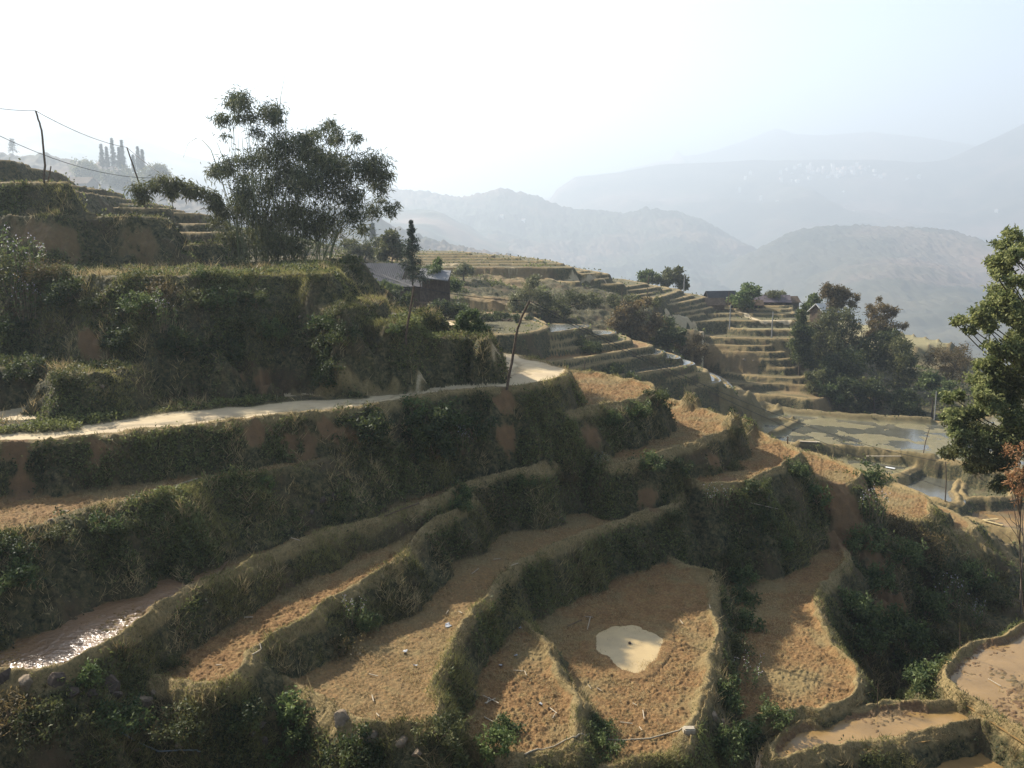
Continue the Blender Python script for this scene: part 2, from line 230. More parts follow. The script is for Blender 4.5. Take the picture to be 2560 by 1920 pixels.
def terrain(x, y, fine=True):
    """height and surface kind at the points (x, y)"""
    sh = x.shape; x = x.ravel().astype(np.float64); y = y.ravel().astype(np.float64)
    r = np.hypot(x, y)
    z = base(x, y)
    z = z+fbm(x, y, .35, 3, 5)*.35*sstep(3, 14, r)
    far = sstep(45, 75, r)
    wx = fbm(x, y, .55, 2, 21)*.22+fbm(x, y, 2.3, 2, 22)*.06; wy = fbm(x, y, .55, 2, 31)*.22+fbm(x, y, 2.3, 2, 32)*.06
    sc = 1-far*.35
    px = x+wx*sc; py = y+wy*sc
    bulge = fbm(x, y, 1.1, 3, 41)
    A = np.zeros((x.size, NA)); A[:, 1] = .75; A[:, 5] = .35          # default: grown-over slope
    H = z.copy(); inside_any = np.zeros(x.size, bool)
    best_in = np.full(x.size, -1e9); T = np.full(x.size, -1e9); kid = np.full(x.size, -1); sdk = np.zeros(x.size)
    for k, t in enumerate(TER):
        P = smooth_poly(t['P'])
        M = 7 if t['P'][:, 1].min() < 60 else 6
        x0, y0 = P.min(0)-M; x1, y1 = P.max(0)+M
        m = np.where((px > x0) & (px < x1) & (py > y0) & (py < y1))[0]
        if not len(m): continue
        d, ins = segd(px[m], py[m], P)
        zk = t['z']+t['gx']*np.clip(x[m], t['P'][:-3, 0].min(), t['P'][:-3, 0].max())
        r0 = .13; md = MDROP.get(t['name'], 3.0)
        dd = np.clip(d*(1+.18*bulge[m]), 0, None)
        out = zk-t['slope']*(np.sqrt(dd*dd+r0*r0)-r0)-.12*sstep(0, .8, d)*bulge[m]
        drop = zk-out; out = zk-np.where(drop > md, md+(drop-md)*3, drop)
        crest = t['rim']*np.exp(-((d-t['rw'])/t['rw'])**2)*(1+.35*bulge[m])
        out = np.where(d < 3*t['rw'], np.maximum(out, out+t['rim']*np.exp(-((d+t['rw'])/t['rw'])**2)), out)
        h = np.where(ins, zk+crest, out)
        up = h > T[m]
        mi = m[up]
        T[mi] = h[up]; kid[mi] = k; sdk[mi] = np.where(ins, d, -d)[up]
        inside_any[m[ins]] = True
    H = np.where(inside_any, T, np.maximum(T, z))
    ter = inside_any | (T > z)
    floor = ter & (sdk > 0)
    nz1 = fbm(x, y, 6.0, 3, 51); nz2 = fbm(x, y, .9, 3, 52)
    for k, t in enumerate(TER):
        m = np.where(ter & (kid == k))[0]
        if not len(m): continue
        s = sdk[m]; f = np.array(FL[t['floor']]); rw = t['rw']
        wob = .12*nz2[m]
        fl = sstep(rw*1.3, rw*2.2, s+wob)                       # floor weight
        rm = sstep(-.26+.12*far[m], -.05-.01*far[m], s+wob*.6)*(1-fl)                    # rim weight
        bk = 1-np.maximum(fl, rm)
        bank = np.zeros((len(m), NA)); bank[:, 1] = .85; bank[:, 5] = .25
        if t['floor'] in ('dryfloor',): bank[:, 5] = .35; bank[:, 1] = .75; bank[:, 4] = .2
        if t['floor'] == 'road': bank[:, 4] = .12
        dry = np.zeros((len(m), NA)); dry[:, 0] = .1; dry[:, 5] = .95
        if t['rimtype'] == 'grassy': dry[:, 0] = 0; dry[:, 1] = .8; dry[:, 5] = .6
        if far[m].mean() > .5:
            dry = np.zeros((len(m), NA)); dry[:, 5] = 1; dry[:, 0] = .3; bank[:, 1] = 1; bank[:, 5] *= .3
        A[m] = bank*bk[:, None]+dry*rm[:, None]+f*fl[:, None]
    if fine:
        # clods on tilled floors, tufty roughness on banks
        nr = 1-sstep(60, 120, r)
        clod = np.abs(fbm(x, y, 6.5, 3, 61)); lump = fbm(x, y, 1.7, 3, 64)
        wetu = ((A[:, 3] > .25) & floor)*fbm(x, y, .45, 3, 71)*.09
        H = H+wetu+nr*(A[:, 7]*(clod*1.25-.35)+ (1-A[:, 0]-A[:, 2]).clip(0, 1)*(1-floor*.7)*(nz1*.06+.03+lump*.10*(1-floor)))
        H = H+far*(1-floor)*fbm(x, y, 1.2, 3, 63)*np.where(ter, .035, .14)
    return H.reshape(sh), A.reshape(sh+(NA,)), kid.reshape(sh), sdk.reshape(sh), ter.reshape(sh)
# polar grid: fine where the photograph looks, coarse all round
DEG = math.pi/180
_a = [np.linspace(-34, 34, 1361)]
_a += [np.arange(34.15, 50, .15), np.arange(51, 180, 3)]
_a += [-np.arange(34.15, 50, .15), -np.arange(51, 180, 3)]
ANG = np.unique(np.concatenate(_a))*DEG
def geo(a, b, q):
    n = int(math.ceil(math.log(b/a)/q)); return a*np.exp(np.arange(n)*(math.log(b/a)/n))
RAD = np.concatenate([geo(.3, 13, .11), geo(13, 16.5, .004), geo(16.5, 48, .00145), geo(48, 140, .0028), geo(140, 420, .02), geo(420, 1500, .08), [1500]])
AA, RR = np.meshgrid(ANG, RAD, indexing='ij')
GX, GY = RR*np.sin(AA), RR*np.cos(AA)
GZ, GA, GK, GS, GT = terrain(GX, GY)
print('terrain', GZ.shape, round(time.time()-T0, 1))
# --- sight-line hits on the terrain (placing things where they stand)
SLOPE = GZ/RR
def hit(u, v, rmin=8.0, rmax=400.0):
    x, y, w = ray(u, v); a = math.atan2(x, y); sl = w/math.hypot(x, y)
    i = int(np.clip(np.searchsorted(ANG, a), 1, len(ANG)-1))
    if abs(ANG[i-1]-a) < abs(ANG[i]-a): i -= 1
    ok = np.where((SLOPE[i] >= sl) & (RAD > rmin) & (RAD < rmax))[0]
    if len(ok) == 0: return None
    r = RAD[ok[0]]
    return Vector((r*math.sin(a), r*math.cos(a), float(GZ[i, ok[0]])))
def ground(x, y):
    a = math.atan2(x, y); r = math.hypot(x, y)
    i = int(np.clip(np.searchsorted(ANG, a), 1, len(ANG)-1)); j = int(np.clip(np.searchsorted(RAD, r), 1, len(RAD)-1))
    fa = (a-ANG[i-1])/(ANG[i]-ANG[i-1]); fr = (r-RAD[j-1])/(RAD[j]-RAD[j-1])
    z = (GZ[i-1, j-1]*(1-fa)+GZ[i, j-1]*fa)*(1-fr)+(GZ[i-1, j]*(1-fa)+GZ[i, j]*fa)*fr
    return float(z)
def groundv(x, y):
    a = np.arctan2(x, y); r = np.hypot(x, y)
    i = np.clip(np.searchsorted(ANG, a), 1, len(ANG)-1); j = np.clip(np.searchsorted(RAD, r), 1, len(RAD)-1)
    fa = (a-ANG[i-1])/(ANG[i]-ANG[i-1]); fr = (r-RAD[j-1])/(RAD[j]-RAD[j-1])
    return (GZ[i-1, j-1]*(1-fa)+GZ[i, j-1]*fa)*(1-fr)+(GZ[i-1, j]*(1-fa)+GZ[i, j]*fa)*fr
def kindat(x, y):
    a = math.atan2(x, y); r = math.hypot(x, y)
    i = int(np.clip(np.searchsorted(ANG, a), 0, len(ANG)-1)); j = int(np.clip(np.searchsorted(RAD, r), 0, len(RAD)-1))
    return GA[i, j]
def lay(tag, pts, z=None):
    """world polyline of a line seen in the photograph"""
    out = []
    for u, v in cv(tag, pts):
        p = hit(u, v, 12)
        if p is not None: out.append((p.x, p.y))
    return np.array(out)
# --- bunds (narrow raised banks between flooded fields) and trodden paths, laid into the grid
def near_cells(P, M):
    x0, y0 = P.min(0)-M; x1, y1 = P.max(0)+M
    return np.where((GX > x0) & (GX < x1) & (GY > y0) & (GY < y1))
def bund(tag, pts, w=.6, hgt=.45):
    P = lay(tag, pts)
    if len(P) < 2: return
    m = near_cells(P, 3); x = GX[m]; y = GY[m]
    d, _ = segd(x+fbm(x, y, .5, 2, 3)*.3, y, P, closed=False)
    f = 1-sstep(w*.4, w*1.3, d)
    GZ[m] += f*hgt
    A = GA[m]; tgt = np.array([0,.6,0,0, 0,.7,0,0]); GA[m] = A*(1-f[:, None])+tgt*f[:, None]
def paint(tag, pts, w, tgt, dz=0.0, soft=.5, amp=.25):
    P = lay(tag, pts)
    if len(P) < 2: return
    j = np.hypot(*(P[1:]-P[:-1]).T); brk = np.where(j > 14)[0]
    if len(brk):
        for run in np.split(P, brk+1):
            if len(run) > 1: paint_run(run, w, tgt, dz, soft, amp)
        return
    paint_run(P, w, tgt, dz, soft, amp)
def paint_run(P, w, tgt, dz, soft, amp):
    m = near_cells(P, w*3+1); x = GX[m]; y = GY[m]
    d, _ = segd(x+fbm(x, y, .9, 3, 3)*amp, y+fbm(x, y, .9, 3, 4)*amp, P, closed=False)
    f = 1-sstep(w*(1-soft), w*(1+soft), d)
    GA[m] = GA[m]*(1-f[:, None])+np.array(tgt)*f[:, None]; GZ[m] += dz*f
def blotch(tag, pts, rad, tgt):
    for u, v in cv(tag, pts):
        p = hit(u, v, 12)
        if p is None: continue
        m = near_cells(np.array([[p.x, p.y]]), rad*2.2); x = GX[m]; y = GY[m]
        d = np.sqrt((x-p.x)**2+(y-p.y)**2+(GZ[m]-p.z)**2)/rad+fbm(x, y, 1.2/max(rad, .5), 4, int(u))*.75+fbm(x+GZ[m], y-GZ[m], 4.5, 3, int(v))*.3
        f = .85*(1-sstep(.35, 1.1, d))
        GA[m] = GA[m]*(1-f[:, None])+np.array(tgt)*f[:, None]
ROADK = (0,0,1,0, 0,0,0,0); EARTH = (0,0,0,0, 1,.1,0,.02); GRASSY = (0,.45,0,0, 0,.7,0,.03); DRYG = (0,.1,0,0,0,1,0,.03)
# the verge of grass between the two wheel tracks of the road
rk = [i for i, t in enumerate(TER) if t['name'] == 'road'][0]
for pts, w in [([(-300,765),(0,755),(200,748),(400,730),(560,712),(700,695),(850,682)], .75), ([(800,685),(1000,668),(1200,650),(1350,640),(1500,628)], .55), ([(-300,800),(0,790),(150,782),(300,772)], .35)]:
    paint('c4', pts, w, (0,.9,0,0, 0,.25,0,.03), dz=.08, soft=.45)
paint('c4', [(1250,625),(1400,628),(1600,612),(1700,605)], .2, (.1,.3,0,0,0,.8,0,.03), dz=.03)
for pts in ([(420,768),(600,752),(800,738),(1100,705),(1400,672),(1650,636),(1900,598)], [(700,746),(1100,712),(1400,678),(1700,640)]): paint('c4', pts, .13, (.2,0,.55,0, .1,.2,0,0), dz=-.035, soft=.8, amp=.3)
for pts in ([(560,200),(600,250),(640,275)], [(470,190),(520,215),(600,240),(700,262)]): paint('c8', pts, .14, (.2,0,.55,0, .1,.2,0,0), dz=-.04, soft=.8, amp=.2)
paint('c7', [(1010,450),(960,540),(945,600)], .55, EARTH)
paint('c7', [(1590,490),(1680,520),(1831,560)], .35, (.3,0,.35,0, .3,.3,0,0))
paint('c7', [(1150,260),(1250,285),(1330,320),(1400,370),(1430,410)], .5, DRYG, soft=.2)
for p in ([(560,520),(680,528),(800,548),(1000,560),(1100,572)], [(1170,575),(1200,605),(1260,622),(1400,628),(1540,632)],
          ): paint('c2', p, .35, (0,.1,.6,0,.3,.3,0,0), soft=.3)
paint('c3', [(150,715),(220,740),(300,790),(360,825)], .35, ROADK, soft=.3)
paint('c3', [(800,885),(860,950),(930,1030),(990,1110)], .5, DRYG)
paint('c3', [(560,690),(700,742),(860,745)], .4, ROADK)
for p in ([(360,1050),(460,1080),(560,1150),(700,1220),(800,1262)],): paint('c3', p, .9, (0,.2,0,0,.1,1,0,0), soft=.3)
for p in ([(640,1210),(800,1268),(1000,1290),(1200,1312),(1440,1325),(1670,1330)], [(300,1240),(480,1265),(700,1305),(860,1330)], [(770,1405),(840,1370),(905,1335)], [(490,1230),(600,1215),(690,1240),(780,1255)],
          [(545,1355),(620,1375),(670,1340),(650,1300),(700,1320)]): bund('c3', p)
for p in ([(770,120),(900,150),(1100,165),(1370,185)],): bund('c7', p, .5, .3)
_pm = near_cells(np.array([W(1355, 1400, -12.37)]), 3.0)
_pp = np.array([W(u, v, -12.37) for u, v in [(1287,1372),(1284,1392),(1296,1410),(1312,1425),(1322,1440),(1345,1449),(1385,1448),(1398,1436),(1420,1412),(1426,1388),(1420,1372),(1400,1362),(1360,1352),(1318,1350)]])
_pd, _pi = segd(GX[_pm]+fbm(GX[_pm], GY[_pm], 1.1, 2, 8)*.14+fbm(GX[_pm], GY[_pm], 7, 2, 18)*.03, GY[_pm]+fbm(GX[_pm], GY[_pm], 1.1, 2, 9)*.14+fbm(GX[_pm], GY[_pm], 7, 2, 19)*.03, smooth_poly(_pp, 2))
GZ[_pm] = np.where(_pi, np.minimum(GZ[_pm], -12.39-np.clip(_pd, 0, .5)*.12), np.where(_pd < .6, np.maximum(GZ[_pm], -12.39+np.clip(_pd, 0, .04)*(1-sstep(.3, .6, _pd))-.15*sstep(.3, .6, _pd)), GZ[_pm]))
# bare earth scars on the banks
blotch('c4', [(370,400),(400,480),(1130,570)], .8, EARTH)
blotch('c4', [(1100,790),(1230,830),(1440,800),(450,870),(130,1020),(50,870),(2150,660)], .6, EARTH)
blotch('c8', [(520,590),(560,650),(1560,720),(1630,800),(960,600),(1230,900)], .55, EARTH)
blotch('c7', [(900,420),(960,380),(1100,370),(1240,850),(1150,690)], 1.0, EARTH)
blotch('c1', [(250,830),(150,800),(330,850),(700,860)], 1.1, (0,.1,0,0,.6,.5,0,0))
blotch('c2', [(1000,620),(1080,590),(850,570),(760,700),(900,720),(960,770),(1040,650),(700,560)], 3.2, (0,.1,0,0,.5,.8,0,.05))
blotch('c3', [(330,930),(420,960),(600,980),(300,860),(870,1160),(1230,1140),(1300,1200),(1050,1190)], 2.2, (0,.1,0,0,.5,.8,0,.05))
blotch('c7', [(1500,580),(1620,600),(1750,640),(1700,560)], 1.2, (0,.1,0,0,.4,.8,0,.05))
# ------------------------------------------------------------------ mesh helper
def grid_mesh(name, X, Y, Z, mats, attrs=None, closed=False, kind='structure'):
    na, nr = X.shape
    co = np.stack([X, Y, Z], -1).reshape(-1, 3).astype(np.float32)
    idx = np.arange(na*nr).reshape(na, nr)
    a = idx[:-1, :-1].ravel(); b = idx[1:, :-1].ravel(); c = idx[1:, 1:].ravel(); d = idx[:-1, 1:].ravel()
    if closed:
        a = np.r_[a, idx[-1, :-1]]; b = np.r_[b, idx[0, :-1]]; c = np.r_[c, idx[0, 1:]]; d = np.r_[d, idx[-1, 1:]]
    q = np.stack([a, d, c, b], -1).astype(np.int32)
    me = bpy.data.meshes.new(name)
    me.vertices.add(len(co)); me.vertices.foreach_set('co', co.ravel())
    me.loops.add(q.size); me.loops.foreach_set('vertex_index', q.ravel())
    me.polygons.add(len(q)); me.polygons.foreach_set('loop_start', np.arange(0, q.size, 4, dtype=np.int32)); me.polygons.foreach_set('loop_total', np.full(len(q), 4, dtype=np.int32))
    me.polygons.foreach_set('use_smooth', np.ones(len(q), bool))
    me.update(calc_edges=True)
    for nm, arr in (attrs or {}).items():
        at = me.attributes.new(nm, 'FLOAT_COLOR', 'POINT'); at.data.foreach_set('color', arr.reshape(-1).astype(np.float32))
    me.materials.append(mats)
    o = bpy.data.objects.new(name, me); COL.objects.link(o)
    if kind: o['kind'] = kind
    return o
def raw_mesh(name, co, faces_v, nper, mat, smooth=False, attrs=None):
    """co (n,3); faces_v flat vertex indices; nper verts per face"""
    me = bpy.data.meshes.new(name)
    me.vertices.add(len(co)); me.vertices.foreach_set('co', np.ascontiguousarray(co, dtype=np.float32).ravel())
    nf = len(faces_v)//nper
    me.loops.add(nf*nper); me.loops.foreach_set('vertex_index', np.ascontiguousarray(faces_v, dtype=np.int32).ravel())
    me.polygons.add(nf); me.polygons.foreach_set('loop_start', np.arange(0, nf*nper, nper, dtype=np.int32)); me.polygons.foreach_set('loop_total', np.full(nf, nper, dtype=np.int32))
    if smooth: me.polygons.foreach_set('use_smooth', np.ones(nf, bool))
    me.update(calc_edges=True)
    for nm, arr in (attrs or {}).items():
        at = me.attributes.new(nm, 'FLOAT', 'POINT'); at.data.foreach_set('value', np.asarray(arr, dtype=np.float32))
    if mat: me.materials.append(mat)
    return me
# ------------------------------------------------------------------ node helpers
def newmat(name):
    m = bpy.data.materials.new(name); m.use_nodes = True
    nt = m.node_tree; nt.nodes.clear()
    return m, nt
class N:
    def __init__(s, nt): s.nt = nt
    def n(s, typ, **k):
        nd = s.nt.nodes.new(typ)
        for a, b in k.items(): setattr(nd, a, b)
        return nd
    def L(s, a, b): s.nt.links.new(a, b)
    def put(s, sock, v):
        if isinstance(v, bpy.types.NodeSocket): s.L(v, sock)
        elif isinstance(v, (tuple, list)) and len(v) == 3 and sock.type == 'RGBA': sock.default_value = (*v, 1)
        else: sock.default_value = v
    def noise(s, scale, detail=4, rough=.55, vec=None, dist=0):
        nd = s.n('ShaderNodeTexNoise'); nd.inputs['Scale'].default_value = scale; nd.inputs['Detail'].default_value = detail
        nd.inputs['Roughness'].default_value = rough; nd.inputs['Distortion'].default_value = dist
        if vec is not None: s.L(vec, nd.inputs['Vector'])
        return nd.outputs['Fac']
    def ramp(s, f, a, b, lo=0., hi=1.):
        nd = s.n('ShaderNodeMapRange'); s.put(nd.inputs['Value'], f)
        nd.inputs['From Min'].default_value = a; nd.inputs['From Max'].default_value = b; nd.inputs['To Min'].default_value = lo; nd.inputs['To Max'].default_value = hi
        return nd.outputs['Result']
    def mix(s, f, a, b, mode='MIX'):
        nd = s.n('ShaderNodeMix', data_type='RGBA', blend_type=mode)
        s.put(nd.inputs[0], f); s.put(nd.inputs[6], a); s.put(nd.inputs[7], b)
        return nd.outputs[2]
    def math(s, op, a, b=0.0, c=None):
        nd = s.n('ShaderNodeMath', operation=op); s.put(nd.inputs[0], a); s.put(nd.inputs[1], b)
        if c is not None: s.put(nd.inputs[2], c)
        return nd.outputs[0]
    def out(s, bsdf, disp=None):
        o = s.n('ShaderNodeOutputMaterial'); s.L(bsdf, o.inputs['Surface'])
    def bsdf(s, color, rough=.9, normal=None, spec=.3, **k):
        b = s.n('ShaderNodeBsdfPrincipled'); s.put(b.inputs['Base Color'], color); s.put(b.inputs['Roughness'], rough); s.put(b.inputs['Specular IOR Level'], spec)
        if normal is not None: s.L(normal, b.inputs['Normal'])
        for a, v in k.items(): s.put(b.inputs[a.replace('_', ' ')], v)
        return b.outputs[0]
    def bump(s, h, strength, dist):
        b = s.n('ShaderNodeBump'); s.put(b.inputs['Height'], h); s.put(b.inputs['Strength'], strength); b.inputs['Distance'].default_value = dist
        return b.outputs[0]
def simple(name, col, col2=None, rough=.85, scale=8., spec=.3, bump=0., coords='Object'):
    m, nt = newmat(name); q = N(nt)
    tc = q.n('ShaderNodeTexCoord'); v = tc.outputs[coords]
    f = q.ramp(q.noise(scale, 5, .6, v), .3, .7)
    c = q.mix(f, col, col2 or tuple(x*.6 for x in col))
    nr = q.bump(q.noise(scale*3, 5, .6, v), 1, bump) if bump else None
    q.out(q.bsdf(c, rough, nr, spec)); return m
def ground_material():
    m, nt = newmat('terraced_ground'); q = N(nt)
    g = q.n('ShaderNodeNewGeometry').outputs['Position']
    a1 = q.n('ShaderNodeAttribute', attribute_name='ka'); a2 = q.n('ShaderNodeAttribute', attribute_name='kb')
    s1 = q.n('ShaderNodeSeparateColor'); q.L(a1.outputs['Color'], s1.inputs[0]); s2 = q.n('ShaderNodeSeparateColor'); q.L(a2.outputs['Color'], s2.inputs[0])
    tilled, veg, road, wet = s1.outputs[0], s1.outputs[1], s1.outputs[2], a1.outputs['Alpha']
    earth, dry, algae = s2.outputs[0], s2.outputs[1], s2.outputs[2]
    n_b = q.noise(.45, 4, .6, g); n_m = q.noise(2.6, 5, .65, g); n_f = q.noise(13, 5, .7, g); n_x = q.noise(45, 3, .7, g)
    soil = q.mix(q.ramp(n_m, .3, .7), (.26, .145, .055), (.37, .235, .095)); soil = q.mix(q.ramp(n_f, .42, .7), q.mix(1., soil, (.5, .44, .4), 'MULTIPLY'), soil)  # darker hollows: the shade between clods is painted into the soil colour
    soil = q.mix(q.ramp(n_b, .48, .62, 0, .6), soil, (.20, .16, .07)); soil = q.mix(q.ramp(n_m, .55, .68, 0, .35), soil, (.13, .12, .045))
    roadc = q.mix(q.ramp(n_m, .3, .75), (.41, .31, .175), (.50, .395, .24)); roadc = q.mix(q.ramp(n_f, .55, .75, 0, .35), roadc, (.30, .22, .13)); roadc = q.mix(q.ramp(n_b, .5, .62, 0, .45), roadc, (.36, .27, .17))
    vegc = q.mix(q.ramp(n_m, .35, .65), (.030, .034, .013), (.065, .060, .024)); vegc = q.mix(q.ramp(n_f, .45, .7), vegc, (.11, .085, .038))
    n_c = q.noise(5.5, 4, .75, g, .4)
    vegc = q.mix(q.ramp(n_c, .5, .64), vegc, (.15, .115, .05)); vegc = q.mix(q.ramp(n_c, .36, .46, 1, 0), vegc, (.010, .014, .005))
    vegc = q.mix(q.ramp(n_b, .52, .66, 0, .7), vegc, q.mix(q.ramp(n_c, .4, .6), (.13, .08, .04), (.06, .04, .02)))
    dryc = q.mix(q.ramp(n_m, .3, .7), (.32, .225, .10), (.21, .15, .06)); dryc = q.mix(q.ramp(n_f, .45, .62, 0, .8), dryc, (.09, .075, .03))
    earthc = q.mix(q.ramp(n_m, .3, .7), (.22, .125, .055), (.15, .09, .042)); earthc = q.mix(q.ramp(n_f, .5, .7, 0, .5), earthc, (.15, .10, .05))
    algc = q.mix(q.ramp(n_m, .35, .65), (.19, .165, .07), (.26, .21, .11)); algc = q.mix(q.ramp(n_f, .5, .7, 0, .6), algc, (.12, .12, .045))
    base_ = q.mix(.5, vegc, dryc)
    c = base_
    hk = q.ramp(n_f, .3, .7, -.25, .25)
    def w(x, lo=.25, hi=.75): return q.ramp(q.math('ADD', x, hk), lo, hi)
    c = q.mix(w(veg), c, vegc); c = q.mix(w(dry, .45, .95), c, dryc); c = q.mix(w(algae), c, algc)
    c = q.mix(w(tilled), c, soil); c = q.mix(w(earth), c, earthc); c = q.mix(q.ramp(q.math('ADD', road, q.math('MULTIPLY', hk, .5)), .4, .65), c, roadc)
    wetm = q.ramp(q.math('ADD', wet, hk), .4, .8)
    c = q.mix(q.math('MULTIPLY', wetm, .45), c, q.mix(1., c, (.45, .42, .38), 'MULTIPLY'))
    rough = q.ramp(wetm, 0, 1, .95, .42)
    hsum = q.math('ADD', q.math('MULTIPLY', n_f, .05), q.math('MULTIPLY', n_x, .015))
    st = q.ramp(road, 0, 1, 1., .25)
    q.out(q.bsdf(c, rough, q.bump(hsum, st, 1.0), .25)); return m
GM = ground_material()
TERRAIN = grid_mesh('terraced_hillside', GX, GY, GZ, GM, {'ka': GA[..., :4], 'kb': np.concatenate([GA[..., 4:7], np.ones(GA.shape[:2]+(1,))], -1)}, closed=True)
print('mesh', round(time.time()-T0, 1))
# ------------------------------------------------------------------ water
def water_mat(name, col, rough=.06, bumpk=.02, scale=6., mixn=None):
    m, nt = newmat(name); q = N(nt); g = q.n('ShaderNodeNewGeometry').outputs['Position']
    c = q.mix(q.ramp(q.noise(.8, 4, .6, g), .35, .7), col, tuple(x*.7 for x in col))
    q.out(q.bsdf(c, rough, q.bump(q.noise(scale, 3, .6, g), .5, bumpk), .5 if name == 'paddy_water' else 1. if name == 'rusty_water' else .22)); return m
WM = {'grey': water_mat('paddy_water', (.10, .095, .07)), 'brown': water_mat('brown_water', (.27, .165, .062), .2), 'milky': water_mat('milky_water', (.46, .33, .155), .25, .002), 'rust': water_mat('rusty_water', (.20, .11, .05), .33, .1)}
def sheet(name, pts, z, mat):
    me = bpy.data.meshes.new(name); me.from_pydata([(x, y, z) for x, y in pts], [], [list(range(len(pts)))]); me.materials.append(mat)
    o = bpy.data.objects.new(name, me); COL.objects.link(o); o['kind'] = 'structure'; return o
for t in TER:
    n = t['name']; dz = None
    if t['floor'] in ('water', 'waterg', 'algaewet', 'greenwet', 'paddywet'): dz, k = {'water': .1, 'waterg': .0, 'algaewet': -.01, 'greenwet': .01, 'paddywet': .01}[t['floor']], 'grey'
    elif n in ('j',): dz, k = .02, 'brown'
    elif n in ('k',): dz, k = .05, 'brown'
    elif n in ('l', 'v4'): dz, k = .02, 'brown'
    elif n == 'c':
        P = [WP(u, v, -8.97, .03) for u, v in cv('c5', [(-300,700),(-300,1080),(0,1055),(200,1050),(420,985),(660,850),(860,720),(1210,520),(1270,440),(1000,480),(600,620),(300,700)])]
        o = sheet('muddy_water', P, 0, WM['rust']); 
        for vv in o.data.vertices: vv.co.z = -8.972+.03*vv.co.x
        continue
    if dz is None: continue
    P = smooth_poly(t['P']); c = P.mean(0)
    sheet('muddy_water' if k == 'brown' else 'paddy_water', P, t['z']+dz, WM[k])
# the round milky puddle
pu = [(1287,1372),(1284,1392),(1296,1410),(1312,1425),(1322,1440),(1345,1449),(1385,1448),(1398,1436),(1420,1412),(1426,1388),(1420,1372),(1400,1362),(1360,1352),(1318,1350)]
PUP = np.array([W(u, v, -12.37) for u, v in pu]); PUC = PUP.mean(0)
Q = smooth_poly(PUC+(PUP-PUC)*1.12, 2); sheet('milky_puddle', Q, -12.375, WM['milky'])
# ------------------------------------------------------------------ far hills
def hill_mat(name, c1, c2, c3, s):
    m, nt = newmat(name); q = N(nt); g = q.n('ShaderNodeNewGeometry').outputs['Position']
    a = q.ramp(q.noise(s*.5, 7, .7, g), .38, .62); b = q.ramp(q.noise(s*.17, 4, .6, g), .5, .64)
    c = q.mix(a, c1, c2); c = q.mix(b, c, c3)
    q.out(q.bsdf(c, .95, None, .1)); return m
HMAT = {'forest': hill_mat('forest_hill', (.022, .032, .024), (.07, .075, .045), (.18, .12, .085), .02),
        'mixed': hill_mat('mixed_hill', (.028, .036, .028), (.10, .09, .06), (.19, .125, .10), .008),
        'bare': hill_mat('bare_hill', (.05, .06, .035), (.13, .11, .06), (.32, .2, .13), .008)}
HILLS = []
def hill(name, label_unused, D, ridge, foot_v, depth, mat, rough, tree=0., nx=420, ny=130, seed=1, back=.5):
    """ridge: outline (u, v) seen against what lies behind; the slope comes forward from D to D-depth, down to foot_v"""
    D *= 2; depth *= 2; rough *= 2; tree *= 1.5
    us = np.linspace(ridge[0][0], ridge[-1][0], nx); vs = np.interp(us, [p[0] for p in ridge], [p[1] for p in ridge])
    rx = (us-CX)/F*D; y_ = (CY-vs)/F; rz = D*(-ST+y_*CT)/(CT+y_*ST)
    yf = (CY-foot_v)/F; zf = (D-depth)*(-ST+yf*CT)/(CT+yf*ST)
    s = np.concatenate([np.linspace(-back, 0, ny//4, endpoint=False), np.linspace(0, 1, ny)])
    X = np.repeat(rx[:, None], len(s), 1); S = np.repeat(s[None], nx, 0)
    Y = D-S*depth
    spur = fbm(X, Y*.35, 2.6/depth, 3, seed)
    prof = np.where(S < 0, np.abs(S)*1.1, np.clip(S, 0, 1)**.92)
    Z = rz[:, None]*(1-prof)+zf*prof
    env = np.clip(np.abs(S)*4, 0, 1)
    Z = Z+spur*rough*env+fbm(X, Y, 8./depth, 4, seed+3)*rough*.32*(.15+env*.85)
    if tree: Z = Z+np.abs(fbm(X, Y, 1/(tree*2.2), 2, seed+9))*tree
    return grid_mesh(name, X, Y, Z, HMAT[mat]), X, Y, Z
hill('hill', '', 3100, [(900,470),(1190,425),(1215,400),(1260,378),(1330,370),(1400,352),(1440,345),(1452,322),(1466,336),(1490,333),(1540,322),(1600,300),(1660,277),(1700,290),(1745,292),(1860,284),(1960,295),(2050,310),(2130,330),(2300,350)], 560, 1100, 'bare', 60, seed=5)
TOWNHILL = hill('hill', '', 2300, [(1120,560),(1180,440),(1200,410),(1240,382),(1330,372),(1420,356),(1500,352),(1600,346),(1700,345),(1860,345),(1960,352),(2020,345),(2075,318),(2120,296),(2180,262),(2215,258),(2300,285),(2500,330)], 640, 1000, 'mixed', 50, seed=8)[1:]
MIDHILL = hill('hill', '', 1400, [(500,480),(700,450),(780,430),(850,405),(890,413),(930,416),(1000,425),(1040,418),(1080,407),(1130,420),(1160,423),(1175,432),(1220,450),(1300,456),(1340,462),(1390,452),(1450,458),(1510,478),(1560,510),(1600,543),(1640,575),(1700,620),(1800,690)], 720, 600, 'forest', 30, tree=5, nx=640, seed=12)[1:]
hill('hill', '', 1050, [(1480,700),(1560,600),(1600,560),(1640,540),(1700,503),(1760,490),(1850,489),(1950,494),(2040,498),(2075,515),(2140,545),(2212,565),(2400,590),(2700,600)], 790, 620, 'mixed', 22, tree=4, nx=640, seed=15)
hill('hill', '', 1500, [(-700,60),(-300,110),(0,176),(60,203),(130,248),(170,262),(230,250),(280,268),(340,300),(400,330),(470,348),(560,372),(700,410),(860,450),(1000,470),(1100,520)], 560, 900, 'forest', 40, seed=19)
hill('hill', '', 1700, [(560,480),(700,440),(830,420),(930,416),(1040,440),(1200,470)], 560, 400, 'forest', 20, tree=7, seed=23)
